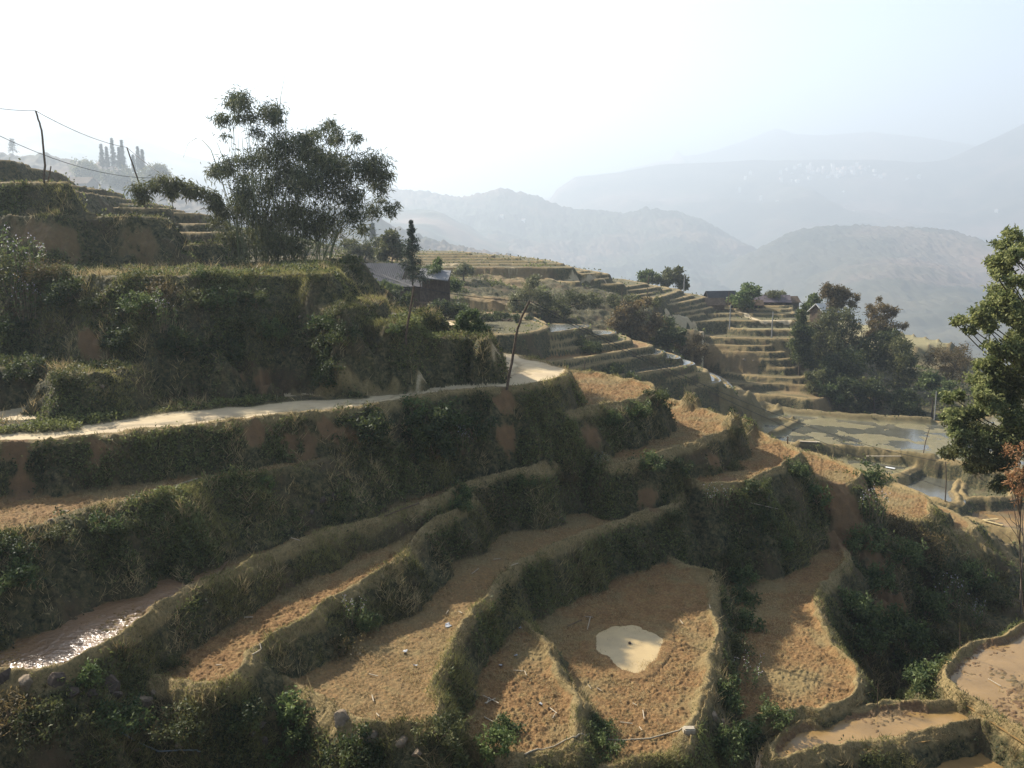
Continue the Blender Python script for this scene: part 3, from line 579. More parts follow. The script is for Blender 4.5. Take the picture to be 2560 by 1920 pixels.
hill('hill', '', 560, [(700,440),(760,455),(810,462),(850,488),(900,508),(960,525),(1050,545),(1130,560),(1200,574),(1260,588),(1330,620),(1400,660)], 700, 180, 'forest', 5, tree=2.5, nx=420, seed=27)
hill('hill', '', 430, [(-500,300),(-200,310),(0,322),(40,334),(90,340),(130,333),(170,347),(250,358),(330,385),(400,420),(500,450),(560,470),(700,490),(800,520),(900,540)], 560, 150, 'forest', 3, tree=2., nx=420, seed=31)
# ------------------------------------------------------------------ foliage
def leafmat(name, c1, c2, trans=.35, rough=.6):
    m, nt = newmat(name); q = N(nt)
    a = q.n('ShaderNodeAttribute', attribute_name='tone').outputs['Fac']
    c = q.mix(a, c1, c2)
    b = q.n('ShaderNodeBsdfPrincipled'); q.L(c, b.inputs['Base Color']); b.inputs['Roughness'].default_value = rough; b.inputs['Specular IOR Level'].default_value = .25
    t = q.n('ShaderNodeBsdfTranslucent'); q.L(c, t.inputs['Color'])
    mx = q.n('ShaderNodeMixShader'); mx.inputs[0].default_value = trans; q.L(b.outputs[0], mx.inputs[1]); q.L(t.outputs[0], mx.inputs[2])
    q.out(mx.outputs[0]); return m
LM = {'dark': leafmat('leaf_dark', (.03, .045, .016), (.12, .135, .04)), 'mid': leafmat('leaf_mid', (.045, .07, .022), (.17, .20, .065)),
      'bright': leafmat('leaf_bright', (.06, .095, .028), (.19, .23, .07)), 'brown': leafmat('leaf_brown', (.07, .055, .022), (.24, .17, .07)),
      'bamboo': leafmat('leaf_bamboo', (.03, .048, .02), (.15, .15, .06)), 'olive': leafmat('leaf_olive', (.05, .06, .02), (.17, .165, .06)),
      'straw': leafmat('straw', (.12, .085, .035), (.5, .38, .19)), 'grass': leafmat('grass_blade', (.03, .036, .012), (.29, .26, .09), .4),
      'herb': leafmat('herb_leaf', (.02, .03, .010), (.19, .20, .065), .4), 'orange': leafmat('leaf_orange', (.25, .11, .04), (.42, .25, .12)),
      'conifer': leafmat('needle', (.018, .034, .018), (.06, .085, .035), .15), 'light': leafmat('leaf_light', (.09, .115, .035), (.36, .36, .14), .5), 'pale': leafmat('leaf_pale', (.09, .10, .04), (.25, .24, .11))}
BARK = simple('bark', (.12, .09, .06), (.05, .038, .026), .95, 9, .1, .02)
PALEBARK = simple('pale_bark', (.28, .23, .16), (.13, .10, .07), .95, 9, .1, .02)
CULM = simple('bamboo_culm', (.22, .21, .09), (.10, .12, .04), .6, 5, .3)
TWIG = simple('dry_twig', (.30, .22, .13), (.16, .11, .07), .9, 9, .1)
def unit(v): return v/np.maximum(np.linalg.norm(v, axis=1, keepdims=True), 1e-9)
def leaves(c, length, width, droop=0., up=0., rng=RNG, spread=None, tone=None):
    """leaf quads (four vertices each) at points c; returns co, faces, tone"""
    n = len(c); length = np.broadcast_to(np.asarray(length, float), (n,)); width = np.broadcast_to(np.asarray(width, float), (n,))
    d = rng.normal(size=(n, 3)); d = unit(d)
    if spread is not None: d = unit(d*.7+spread)
    d[:, 2] += up-droop; d = unit(d)
    s = unit(np.cross(d, rng.normal(size=(n, 3)))); nn = np.cross(d, s)
    L = (length*(.7+.6*rng.random(n)))[:, None]; Wd = width[:, None]
    bend = nn*L*.12
    co = np.stack([c, c+d*L*.45+s*Wd*.5+bend, c+d*L, c+d*L*.45-s*Wd*.5+bend], 1).reshape(-1, 3)
    f = np.arange(4*n)
    tn = rng.random(n) if tone is None else np.clip(tone+rng.normal(size=n)*.28, 0, 1)
    return co, f, np.repeat(tn, 4)
def blades(c, length, width, lean=.5, rng=RNG, tone=None, ndir=None):
    n = len(c); d = rng.normal(size=(n, 3))*lean; d[:, 2] = 1
    if ndir is not None: d += ndir
    d = unit(d); s = unit(np.cross(d, rng.normal(size=(n, 3))))
    L = (length*(.5+rng.random(n)))[:, None]; w = (width*np.ones(n))[:, None]
    co = np.stack([c-s*w*.5, c+s*w*.5, c+d*L], 1).reshape(-1, 3)
    tn = rng.random(n) if tone is None else np.clip(tone+rng.normal(size=n)*.32, 0, 1)
    return co, np.arange(3*n), np.repeat(tn, 3)
def tube_arr(pts, radii, seg=6):
    P = np.array([list(p) for p in pts], float); n = len(P); r = np.interp(np.linspace(0, 1, n), np.linspace(0, 1, len(radii)), radii)
    T = np.gradient(P, axis=0); T = unit(T)
    ref = np.array([0, 0, 1.]) if abs(T[0, 2]) < .9 else np.array([1., 0, 0])
    A = unit(np.cross(T, ref)); B = np.cross(T, A)
    a = np.linspace(0, 2*math.pi, seg, endpoint=False)
    co = (P[:, None]+(A[:, None]*np.cos(a)[None, :, None]+B[:, None]*np.sin(a)[None, :, None])*r[:, None, None]).reshape(-1, 3)
    i = np.arange(n-1)[:, None]*seg; j = np.arange(seg)[None]; k = (j+1) % seg
    f = np.stack([i+j, i+k, i+seg+k, i+seg+j], -1).reshape(-1)
    return co, f
def join_arr(lst):
    co = []; f = []; o = 0
    for c, q_ in lst:
        co.append(c); f.append(q_+o); o += len(c)
    return np.concatenate(co), np.concatenate(f)
def place(me, name, parent=None, loc=None):
    o = bpy.data.objects.new(name, me); COL.objects.link(o)
    if parent: o.parent = parent
    if loc is not None: o.location = loc
    return o
def thing(name, label, cat, loc, group=None, kind=None, rz=0):
    o = bpy.data.objects.new(name, None); COL.objects.link(o); o.location = loc; o.rotation_euler = (0, 0, rz); o.empty_display_size = .2
    o['label'] = label; o['category'] = cat
    if group: o['group'] = group
    if kind: o['kind'] = kind
    return o
def tag(o, label, cat, group=None):
    o['label'] = label; o['category'] = cat
    if group: o['group'] = group
    return o
def sweep(pts, n=12):          # smooth curve through a few points
    P = np.array([list(p) for p in pts], float)
    if len(P) == 2: return [P[0]+(P[1]-P[0])*t for t in np.linspace(0, 1, n)]
    t = np.r_[0, np.cumsum(np.linalg.norm(P[1:]-P[:-1], axis=1))]; t /= t[-1]; q = np.linspace(0, 1, n)
    k = min(3, len(P)-1); C = np.array([np.polyfit(t, P[:, i], k) for i in range(3)]) if len(P) <= 4 else None
    if C is not None:
        return [np.array([np.polyval(C[i], s) for i in range(3)]) for s in q]
    return [np.array([np.interp(s, t, P[:, i]) for i in range(3)]) for s in q]
# --- ground cover on the banks, as one mass (nobody could count it)
def groundcover(name, n, rlo, rhi, wfun, kind, length, width, mat, label, clump=1.6, lift=.0, seed=1, nmin=.42, tone_lo=0.):
    rng = np.random.default_rng(seed)
    ai = np.where(np.abs(ANG) < 40*DEG)[0]; rj = np.where((RAD > rlo) & (RAD < rhi))[0]
    sl = np.ix_(ai[:-1], rj[:-1]); Az = GA[sl]; X = GX[sl]; Y = GY[sl]; R_ = RR[sl]
    dz = np.abs(np.diff(GZ[np.ix_(ai[:-1], rj)], axis=1)); dr = np.diff(RAD[rj])[None]
    da = np.diff(ANG[ai])[:, None]
    area = R_*da*np.sqrt(dr**2+dz**2)
    w = wfun(Az)*area/R_**1.9
    cl = fbm(X, Y, clump, 3, seed+50); cl2 = fbm(X, Y, .35, 2, seed+60)
    w = w*np.clip((cl+cl2*.6)*1.4+nmin, 0.02, 2)
    p = (w/w.sum()).ravel(); idx = rng.choice(p.size, n, p=p)
    x = X.ravel()[idx]+rng.normal(size=n)*.03; y = Y.ravel()[idx]+rng.normal(size=n)*.03
    z = groundv(x, y)
    c = np.stack([x, y, z-.01], -1)
    sc = .65+.7*np.clip(cl.ravel()[idx], -.5, 1)
    dist = np.clip(R_.ravel()[idx]/28, .75, 6)
    tone = np.clip(.45+cl2.ravel()[idx]*.5+tone_lo, 0, 1)
    if kind == 'blade': co, f, t = blades(c, length*sc*dist**.35, width*dist**.6, .75, rng, tone); me = raw_mesh(name, co, f, 3, mat, attrs={'tone': t})
    else:
        c[:, 2] += rng.random(n)*lift*np.clip(sc, .3, 2)
        co, f, t = leaves(c, length*dist**.5, width*dist**.6, 0, .25, rng, tone=tone); me = raw_mesh(name, co, f, 4, mat, attrs={'tone': t})
    o = place(me, name); o['kind'] = 'stuff'; o['label'] = label; o['category'] = 'ground cover'; return o
bankw = lambda A: np.clip(A[..., 1]-.3, 0, 1)*(1-A[..., 4])*(1-A[..., 2])
groundcover('bank_grass', 400000, 14, 50, lambda A: np.clip((A[..., 1]+A[..., 5]*.6)*(1-A[..., 4]*.65)-A[..., 0]*1.2-A[..., 2]-.15, 0, 1), 'blade', .145, .022, LM['grass'], 'dry and green grass growing on the terrace banks', clump=1.2, seed=3)
groundcover('bank_herbs', 210000, 14, 50, bankw, 'leaf', .10, .048, LM['herb'], 'low leafy weeds covering the shaded terrace banks', clump=.8, lift=.22, seed=4, nmin=.15)
groundcover('tall_tufts', 38000, 14, 48, lambda A: np.clip((A[..., 1]+A[..., 5]*.5)-A[..., 0]*1.5-A[..., 2]-A[..., 3]-.3, 0, 1), 'blade', .30, .022, LM['straw'], 'tall dry grass tufts on the terrace banks', clump=2.2, seed=13, nmin=-.35)
groundcover('dry_stubble', 90000, 14, 50, lambda A: np.clip(A[..., 0]-.3, 0, 1)*(1-A[..., 3])*.5+np.clip(A[..., 5]-.5, 0, 1), 'blade', .085, .018, LM['straw'], 'dry straw stubble lying on the terrace floors', clump=2.5, seed=5)
groundcover('distant_scrub', 90000, 50, 140, lambda A: np.where((A[..., 1] > .7) & (A[..., 1] < .78), 1., .06)*(A[..., 1] > .3), 'leaf', .13, .08, LM['herb'], 'low scrub covering the distant terrace banks', clump=.3, lift=.35, seed=6, nmin=.1)
print('cover', round(time.time()-T0, 1))
# --- shrubs
def shrub_mesh(name, r, h, n, ll, lw, rng, droop=.1, gauss=.13, clus=26):
    k = clus; cc = rng.normal(size=(k, 3)); cc = unit(cc)*(rng.random((k, 1))**.4)
    cc[:, 2] = np.abs(cc[:, 2])*1.0; cc *= np.array([r, r, h])
    cc += rng.normal(size=cc.shape)*r*.12; cc[:, 2] = np.abs(cc[:, 2])+.05*h
    ci = rng.integers(0, k, n); c = cc[ci]+rng.normal(size=(n, 3))*r*gauss
    c[:, 2] = np.maximum(c[:, 2], -.05)
    tone = np.clip(.35+.3*rng.normal(size=k), 0, 1)[ci]
    return leaves(c, ll, lw, droop, .1, rng, tone=tone), cc
SHR = {}
def shrub_variant(key, mat, r, h, n, ll, lw, seed, **k):
    rng = np.random.default_rng(seed)
    (co, f, t), cc = shrub_mesh(key, r, h, n, ll, lw, rng, **k)
    fol = raw_mesh('foliage', co, f, 4, LM[mat], attrs={'tone': t})
    st = [tube_arr(sweep([(rng.normal()*.03, rng.normal()*.03, -.15), (c[0]*.4, c[1]*.4, c[2]*.55), c], 5), [.012, .004], 4) for c in cc[:14]]
    a, b = join_arr(st); stm = raw_mesh('stem', a, b, 4, TWIG)
    SHR[key] = (fol, stm)
for i in range(3):
    shrub_variant('dark%d' % i, 'dark', .55, .6, 1500, .085, .036, 100+i)
    shrub_variant('mid%d' % i, 'mid', .5, .55, 1300, .085, .036, 110+i)
    shrub_variant('olive%d' % i, 'olive', .5, .45, 1100, .07, .03, 120+i)
    shrub_variant('bright%d' % i, 'bright', .4, .5, 800, .10, .04, 130+i)
    shrub_variant('brown%d' % i, 'brown', .5, .5, 900, .08, .025, 140+i, gauss=.2)
# tall weeds with pale flower heads
def weed_variant(i):
    rng = np.random.default_rng(160+i); st = []; lf = []; fl = []
    for s in range(16):
        a = rng.random()*6.28; b = np.array([math.cos(a), math.sin(a), 0])*rng.random()*.35; top = b*1.4+np.array([0, 0, .45+.35*rng.random()])
        st.append(tube_arr(sweep([b, (b+top)/2+rng.normal(size=3)*.03, top], 5), [.007, .003], 4))
        for t in np.linspace(.3, 1, 14): lf.append(b+(top-b)*t+rng.normal(size=3)*.03)
        for _ in range(3): fl.append(top+rng.normal(size=3)*.035)
    a, b = join_arr(st); stm = raw_mesh('stem', a, b, 4, TWIG)
    co, f, t = leaves(np.array(lf), .09, .03, .1, .1, rng); n1 = len(f)//4; c2, f2, t2 = leaves(np.array(fl), .032, .032, 0, .3, rng)
    fol = raw_mesh('foliage', np.vstack([co, c2]), np.r_[f, f2+len(co)], 4, LM['mid'], attrs={'tone': np.r_[t, t2]}); fol.materials.append(FLOWER)
    fol.polygons.foreach_set('material_index', np.r_[np.zeros(n1, np.int32), np.ones(len(f2)//4, np.int32)])
    SHR['weed%d' % i] = (fol, stm)
FLOWER = leafmat('pale_flower', (.35, .30, .33), (.55, .5, .5))
for i in range(3): weed_variant(i)
_sc = [0]
def shrub(tg, x, y, size, key, label, group=None, cat=None, sink=.08):
    u, v = cv(tg, [(x, y)])[0]; p = hit(u, v, 12)
    if p is None: print('no hit', label); return
    i = _sc[0] % 3; _sc[0] += 1
    ms = SHR[key+str(i)]; nm = 'flowering_weed' if key == 'weed' else 'shrub'
    t = thing(nm, label, cat or ('weed' if key == 'weed' else 'shrub'), p-Vector((0, 0, sink)), group, rz=random.random()*6.28)
    t.scale = (size, size, size*random.uniform(.85, 1.15))
    for m_, n_ in zip(ms, ('foliage', 'stem')): place(m_, n_, t)
    return t
SL = [
 # the tall bushes on the bank below the road
 ('c4',1550,800,2.0,'dark','dark bushy shrub at the left end of the thicket below the road'),
 ('c4',1630,860,1.6,'olive','olive scrub hanging low under the left end of the thicket below the road'),
 ('c4',1750,700,1.5,'bright','brightest green bush, standing up over the road edge left of the leaning post'),
 ('c4',1800,800,1.9,'dark','dark round bush in the middle of the thicket below the road'),
 ('c4',1900,760,1.9,'mid','sunlit green bush in the thicket below the leaning post'),
 ('c4',2020,800,2.0,'dark','dark bush at the right end of the thicket below the leaning post'),
 ('c4',1850,880,1.7,'dark','shaded bush low on the bank under the roadside thicket'),
 ('c4',1960,870,1.5,'weed','pale flowered weeds on the shaded bank under the roadside thicket'),
 ('c4',1130,1010,.7,'bright','small lone green weed tuft on the narrow ledge below the road'),
 # right of the thicket
 ('c8',620,830,1.3,'mid','upright green bush on the lip of the long middle terrace'),
 ('c8',300,930,1.3,'mid','green bush where the two curving middle terraces meet'),
 ('c8',830,800,1.1,'brown','dry brown bush hanging under the middle terrace lip'),
 ('c8',1010,730,1.1,'weed','leafy weed clump at the blunt end of the middle terrace lip'),
 ('c8',1060,510,1.3,'mid','green scrub under the left part of the sunlit crescent terrace'),
 ('c8',1180,470,1.6,'mid','green bush under the rim of the sunlit crescent terrace'),
 ('c8',1290,420,1.6,'dark','dark green bush below the pointed tip of the sunlit crescent terrace'),
 ('c8',1250,720,1.7,'mid','dense green bush under the second crescent terrace, left one'),
 ('c8',1400,760,1.6,'dark','dark bush under the second crescent terrace beside a bare earth scar'),
 ('c8',1680,740,1.3,'olive','olive bush below the tip of the second crescent terrace'),
 ('c8',1690,560,.9,'olive','small dry bush standing on the tip of the second crescent terrace'),
 ('c8',1590,920,1.6,'weed','pale flowered bush on the slope under the third crescent terrace, left side'),
 ('c8',1780,870,1.5,'dark','dark bush on the slope directly under the third crescent terrace'),
 ('c8',1990,760,1.6,'mid','green bush below the tip of the third crescent terrace'),
 ('c8',2090,900,1.8,'bright','light green bush beside the dark wet corner of the fourth terrace'),
 ('c8',1950,930,1.5,'olive','olive bush with dry branches on the slope below the third terrace'),
 ('c8',1820,1010,1.6,'dark','shaded bush in the middle of the overgrown slope above the narrow field'),
 ('c8',1370,1010,1.5,'olive','olive bush at the far end of the long shaded terrace'),
 ('c8',1930,1140,1.2,'bright','lone bright leafed sapling on the dark slope above the narrow field'),
 ('c8',1660,1190,1.5,'olive','yellow green bush on the shaded slope above the puddle field'),
 ('c8',1720,1290,1.5,'mid','yellowish bush at the top corner of the puddle field'),
 # gully on the right; sunlight is put in as lighter leaf colour
 ('c7',1100,300,1.6,'mid','bush at the outer tip of the fourth terrace'),
 ('c7',1110,480,1.5,'weed','pale flowering bush left of the lowest straw coloured terrace'),
 ('c7',1060,600,1.6,'mid','bush at the head of the gully beside the dirt track'),
 ('c7',1250,560,1.3,'brown','tangle of dry branches below the lowest straw coloured terrace'),
 ('c7',1370,640,1.5,'brown','brown leafless thicket on the upper gully slope'),
 ('c7',1250,680,1.5,'mid','thicket in the middle of the upper gully slope'),
 ('c7',1420,740,1.6,'olive','olive bush on the gully slope right of the dark thicket'),
 ('c7',1120,780,1.5,'mid','bush just right of the narrow field rim'),
 ('c7',1570,780,1.6,'mid','bush on the right slope of the gully'),
 ('c7',1680,860,1.5,'olive','olive bush left of the thin bare tree'),
 ('c7',1470,880,1.6,'weed','white flowered weeds in the sunlit part of the gully'),
 ('c7',1350,930,1.7,'mid','sunlit green bush in the gully above the flooded corner field'),
 ('c7',1200,1000,1.7,'mid','broad green bush filling the gully centre'),
 ('c7',1050,980,1.7,'mid','green bush against the right rim of the narrow field'),
 ('c7',980,920,1.4,'mid','bush tucked under the bend of the narrow field rim'),
 ('c7',1060,1100,1.4,'mid','low green bush beside the pale rim of the narrow field'),
 ('c7',1300,1080,1.6,'bright','bright green bush low in the gully'),
 ('c7',1430,1080,1.3,'olive','grassy olive clump beside the rim of the flooded corner field'),
 ('c7',1250,1220,1.6,'mid','bush at the bottom of the gully above the flooded strip'),
 ('c7',1380,1260,1.3,'mid','green weeds between the gully bottom and the flooded strip'),
 ('c7',1600,980,1.4,'weed','flowering weeds above the rim of the flooded corner field'),
 # between the puddle field and the narrow field
 ('c7',480,860,1.3,'mid','bush behind the upper right corner of the puddle field'),
 ('c7',490,980,1.4,'mid','green bush on the bank between puddle field and narrow field'),
 ('c7',460,1100,1.3,'olive','olive bush on the steep bank right of the puddle'),
 ('c7',500,1270,1.2,'weed','blue flowered weeds at the foot of the puddle field bank'),
 ('c7',400,1350,1.2,'mid','bush at the foot of the puddle field bank'),
 ('c7',640,1430,1.0,'mid','small green bush where the narrow field meets the flooded strip'),
 ('c7',500,1500,1.1,'bright','green weeds left of the flooded strip end'),
 ('c7',400,1590,1.2,'mid','leafy bush right of the white stone block'),
 ('c7',520,1600,.8,'olive','olive tuft on the rounded end of the flooded strip'),
 # foreground bank
 ('c5',560,260,1.1,'mid','pale leafed bush on the ledge lip at the left'),
 ('c5',690,270,.9,'olive','small grey green bush right of the pale leafed bush on the ledge'),
 ('c5',320,320,1.1,'olive','mossy mound of weeds on the ledge lip at far left'),
 ('c5',70,540,1.5,'mid','tall leafy bush at the left edge above the muddy field'),
 ('c5',20,400,1.2,'dark','dark bush at the left edge on the ledge bank'),
 ('c5',2000,800,1.0,'mid','leafy bush on the bank under the second curving lip'),
 ('c5',1900,960,1.1,'brown','dry bush with long twigs on the lower middle bank'),
 ('c5',480,1110,.9,'bright','bright low weeds on the stone edge of the muddy field'),
 ('c5',950,1040,.9,'olive','thin yellow green sapling at the front of the short ledge'),
 ('c5',710,1100,.8,'olive','straggly weeds in front of the muddy field corner'),
 ('c5',60,1330,1.5,'brown','brown leafed bush in the lower left corner'),
 ('c5',260,1380,1.4,'olive','dull olive bush below the stone edge at lower left'),
 ('c5',630,1360,1.4,'mid','leafy bush below the stones at lower left'),
 ('c5',1030,1370,1.5,'olive','broad leafy olive bush in the middle of the front bank'),
 ('c5',1330,1330,1.0,'dark','small dark bush between olive bush and bright bush on the front bank'),
 ('c5',1620,1290,1.5,'bright','brightest bush on the front bank, left of the boulders'),
 ('c5',1680,1460,1.2,'mid','ivy like green bush under the bright bush of the front bank'),
 ('c5',1490,1570,.9,'bright','broad leafed yellow green sprig at the bottom edge'),
 ('c5',2020,1530,1.2,'olive','weeds below the flat boulder'),
 ('c6',680,1480,1.2,'olive','grassy olive bush at the front end of the wedge field'),
 ('c6',760,1400,.8,'olive','thin weeds at the front end of the brown earth rim'),
 ('c6',1060,1450,1.0,'mid','upright green bush in front of the wedge field'),
 ('c6',1010,1560,1.2,'bright','sunlit green weeds at the bottom edge before the wedge field'),
 ('c6',1620,1570,1.1,'mid','low green patch on the bank between wedge field and puddle field'),
 ('c6',1600,1430,.9,'mid','green tuft in the groove left of the puddle field'),
 ('c6',230,1600,1.2,'dark','dark weeds under the boulders at the bottom edge'),
 ('c6',170,820,1.0,'weed','flowering weed on the steep bank left of the brown soil strip'),
 ('c6',130,950,.9,'olive','round dry bush under the flowering weed on the lower bank'),
 ('c6',820,90,1.1,'mid','green bush hanging where the two middle lips join'),
 # above the road, left
 ('c4',70,200,1.7,'weed','tall flowering weeds at the far left above the road'),
 ('c4',190,170,1.6,'olive','grey green weed thicket at the left end of the grass terrace'),
 ('c4',130,300,1.7,'weed','lilac flowered weeds on the left slope above the road'),
 ('c4',60,380,1.6,'dark','dark bushes on the left slope above the road'),
 ('c4',270,250,1.6,'dark','dark weed thicket under the left end of the grass terrace'),
 ('c4',420,250,1.5,'olive','brownish weeds under the middle of the grass terrace'),
 ('c4',600,270,1.6,'mid','broad leafed plant in the centre of the big slope'),
 ('c4',700,210,1.5,'brown','dry purple brown bush on the grass terrace bank'),
 ('c4',700,350,1.5,'weed','pale topped weeds right of the bare earth scar'),
 ('c4',840,240,1.5,'olive','olive bush under the grass terrace, middle right'),
 ('c4',930,260,1.5,'mid','green bush on the big slope left of the stepped corner'),
 ('c4',1060,320,1.4,'olive','yellow green grassy bush spilling toward the stepped corner'),
 ('c4',1150,370,1.3,'mid','trailing green bush left of the stone on the slope'),
 ('c4',1080,250,1.2,'dark','dark bush under the grass terrace near its right end'),
 ('c4',860,120,.8,'mid','small broad leafed plant on the grass terrace edge'),
 ('c4',1330,140,.9,'olive','round mossy tuft on the right end of the grass terrace'),
 ('c4',520,430,1.5,'dark','dark bush right of the bare earth scar on the big slope'),
 ('c4',760,450,1.5,'dark','dark bush low on the big slope above the road'),
 ('c4',980,460,1.4,'dark','dark bush at mid height of the wall above the road'),
 ('c4',100,560,1.5,'dark','mound of dark weeds just above the road at far left'),
 ('c4',300,570,1.4,'olive','olive weeds on the mound above the road, left of the scar foot'),
 ('c4',-20,125,2.3,'weed','tallest weeds at the left edge on the rim of the grass terrace'),
 ('c4',60,126,2.2,'olive','tall leafy weeds on the rim of the grass terrace near the left edge'),
 ('c4',130,128,2.0,'weed','tall pale weeds on the rim of the grass terrace'),
 ('c4',200,128,1.7,'brown','brownish weeds on the rim of the grass terrace'),
 ('c4',270,130,1.2,'olive','low weeds at the right end of the tall weeds on the grass terrace rim'),
 ('c4',1400,592,1.3,'dark','dark bush at the foot of the bulge beside the road'),
 ('c4',1350,560,1.2,'olive','olive bush left of the dark bush at the foot of the bulge'),
 ('c4',1400,330,1.5,'mid','green bush at the left of the stepped corner under the grass terrace'),
 ('c4',1330,400,1.6,'olive','yellowish bush on the bulge below the stepped corner'),
 ('c4',1450,400,1.3,'dark','dark bush where the wall above the road begins'),
 ('c4',1440,270,1.2,'olive','mossy bush between the grass terrace tip and the small paddies'),
 ('c4',1390,480,1.4,'dark','dark bush on the lower part of the bulge above the road'),
 ('c4',1680,360,.8,'mid','leafy tuft beside the thin post on the paddy rim'),
]
for s in SL: shrub(s[0], s[1], s[2]+(12 if s[0] == 'c8' else 0), s[3]*(.8 if s[0] == 'c8' else 1.25 if s[0] == 'c7' and s[1] > 950 else 1.0 if s[0] == 'c7' else .9 if s[2] > 135 or s[0] != 'c4' else 1), s[4], s[5], 'shrubs and weeds on the terrace banks')
# ------------------------------------------------------------------ trees built from clumps seen in the photograph, each clump given depth
def crown_arrays(base, blobs, d, thick, n, ll, lw, rng, droop=.2, up=.1, clus=9, gauss=.33, shell=.5):
    """blobs (u, v, r) in photo pixels at distance d; returns leaf arrays relative to base"""
    A = np.array([r*r for _, _, r in blobs], float); cs = []; ts = []; mids = []
    for (u, v, r), w in zip(blobs, A/A.sum()):
        off = rng.uniform(-thick, thick)*.6; c0 = np.array(WD(u, v, d))+np.array([0, off, 0]); R_ = r/F*d
        k = max(3, int(clus)); dirs = unit(rng.normal(size=(k, 3)))*(shell+(1-shell)*rng.random((k, 1)))*R_*.85
        dirs[:, 1] *= max(1., min(2., thick/R_*.5)); cc = c0+dirs; mids.append(c0)
        m = max(4, int(n*w)); ci = rng.integers(0, k, m)
        sg = R_*gauss*rng.uniform(.6, 1.2, (k, 1))
        cs.append(cc[ci]+rng.normal(size=(m, 3))*sg[ci]*np.array([1, 1, .75]))
        ts.append(np.clip(.4+rng.normal(size=k)*.28, 0, 1)[ci])
    c = np.concatenate(cs)-np.array(base); t = np.concatenate(ts)
    co, f, tn = leaves(c, ll, lw, droop, up, rng, tone=t)
    return co, f, tn, [m-np.array(base) for m in mids]
def tree(name, label, cat, base, blobs, d, thick, n, ll, lw, mat, trunk=None, tr=.12, group=None, seed=1, droop=.2, limbs=True, bark=None, ntr=1, clus=9, gauss=.33, lean=None, fname='crown', tname='trunk', lr=None):
    rng = np.random.default_rng(seed); base = Vector(base)
    t = thing(name, label, cat, base, group)
    co, f, tn, mids = crown_arrays(base, blobs, d, thick, n, ll, lw, rng, droop, clus=clus, gauss=gauss)
    place(raw_mesh(fname, co, f, 4, LM[mat], attrs={'tone': tn}), fname, t)
    M = np.array(mids); parts = []
    top = M[M[:, 2].argmax()]; cen = M.mean(0)
    for q_ in range(ntr):
        b0 = np.array([rng.normal()*.35*(ntr > 1), rng.normal()*.35*(ntr > 1), -.4])
        tp = top*.96 if ntr == 1 else M[rng.integers(0, len(M))]
        midp = b0*.5+np.array([cen[0]*.5+tp[0]*.2, cen[1]*.3, tp[2]*.5])
        P = sweep(trunk or [b0, midp, tp], 10); ta = tube_arr(P, [tr, tr*.6, tr*.2], 7); parts.append(ta)
        if ntr > 1: place(raw_mesh(tname, ta[0], ta[1], 4, bark or BARK, True), tname, t)
        if ntr == 1: main = np.array(P)
    if limbs and ntr == 1:
        for m_ in M:
            j = int(np.clip(np.searchsorted(main[:, 2], m_[2]*.72-.1), 1, len(main)-2)); s = main[j]
            parts.append(tube_arr(sweep([s, (s+m_)/2+np.array([0, 0, -.08*abs(m_[0]-s[0])]), m_], 6), [lr or tr*.38, tr*.1], 5))
        a, b = join_arr(parts); place(raw_mesh(tname, a, b, 4, bark or BARK, True), tname, t)
    return t
def bl(tag_, lst): return [(*cv(tag_, [(x, y)])[0], r*CR[tag_][2]) for x, y, r in lst]
def onground(tag_, x, y, d):
    u, v = cv(tag_, [(x, y)])[0]; p = WD(u, v, d); return Vector((p.x, p.y, ground(p.x, p.y)))
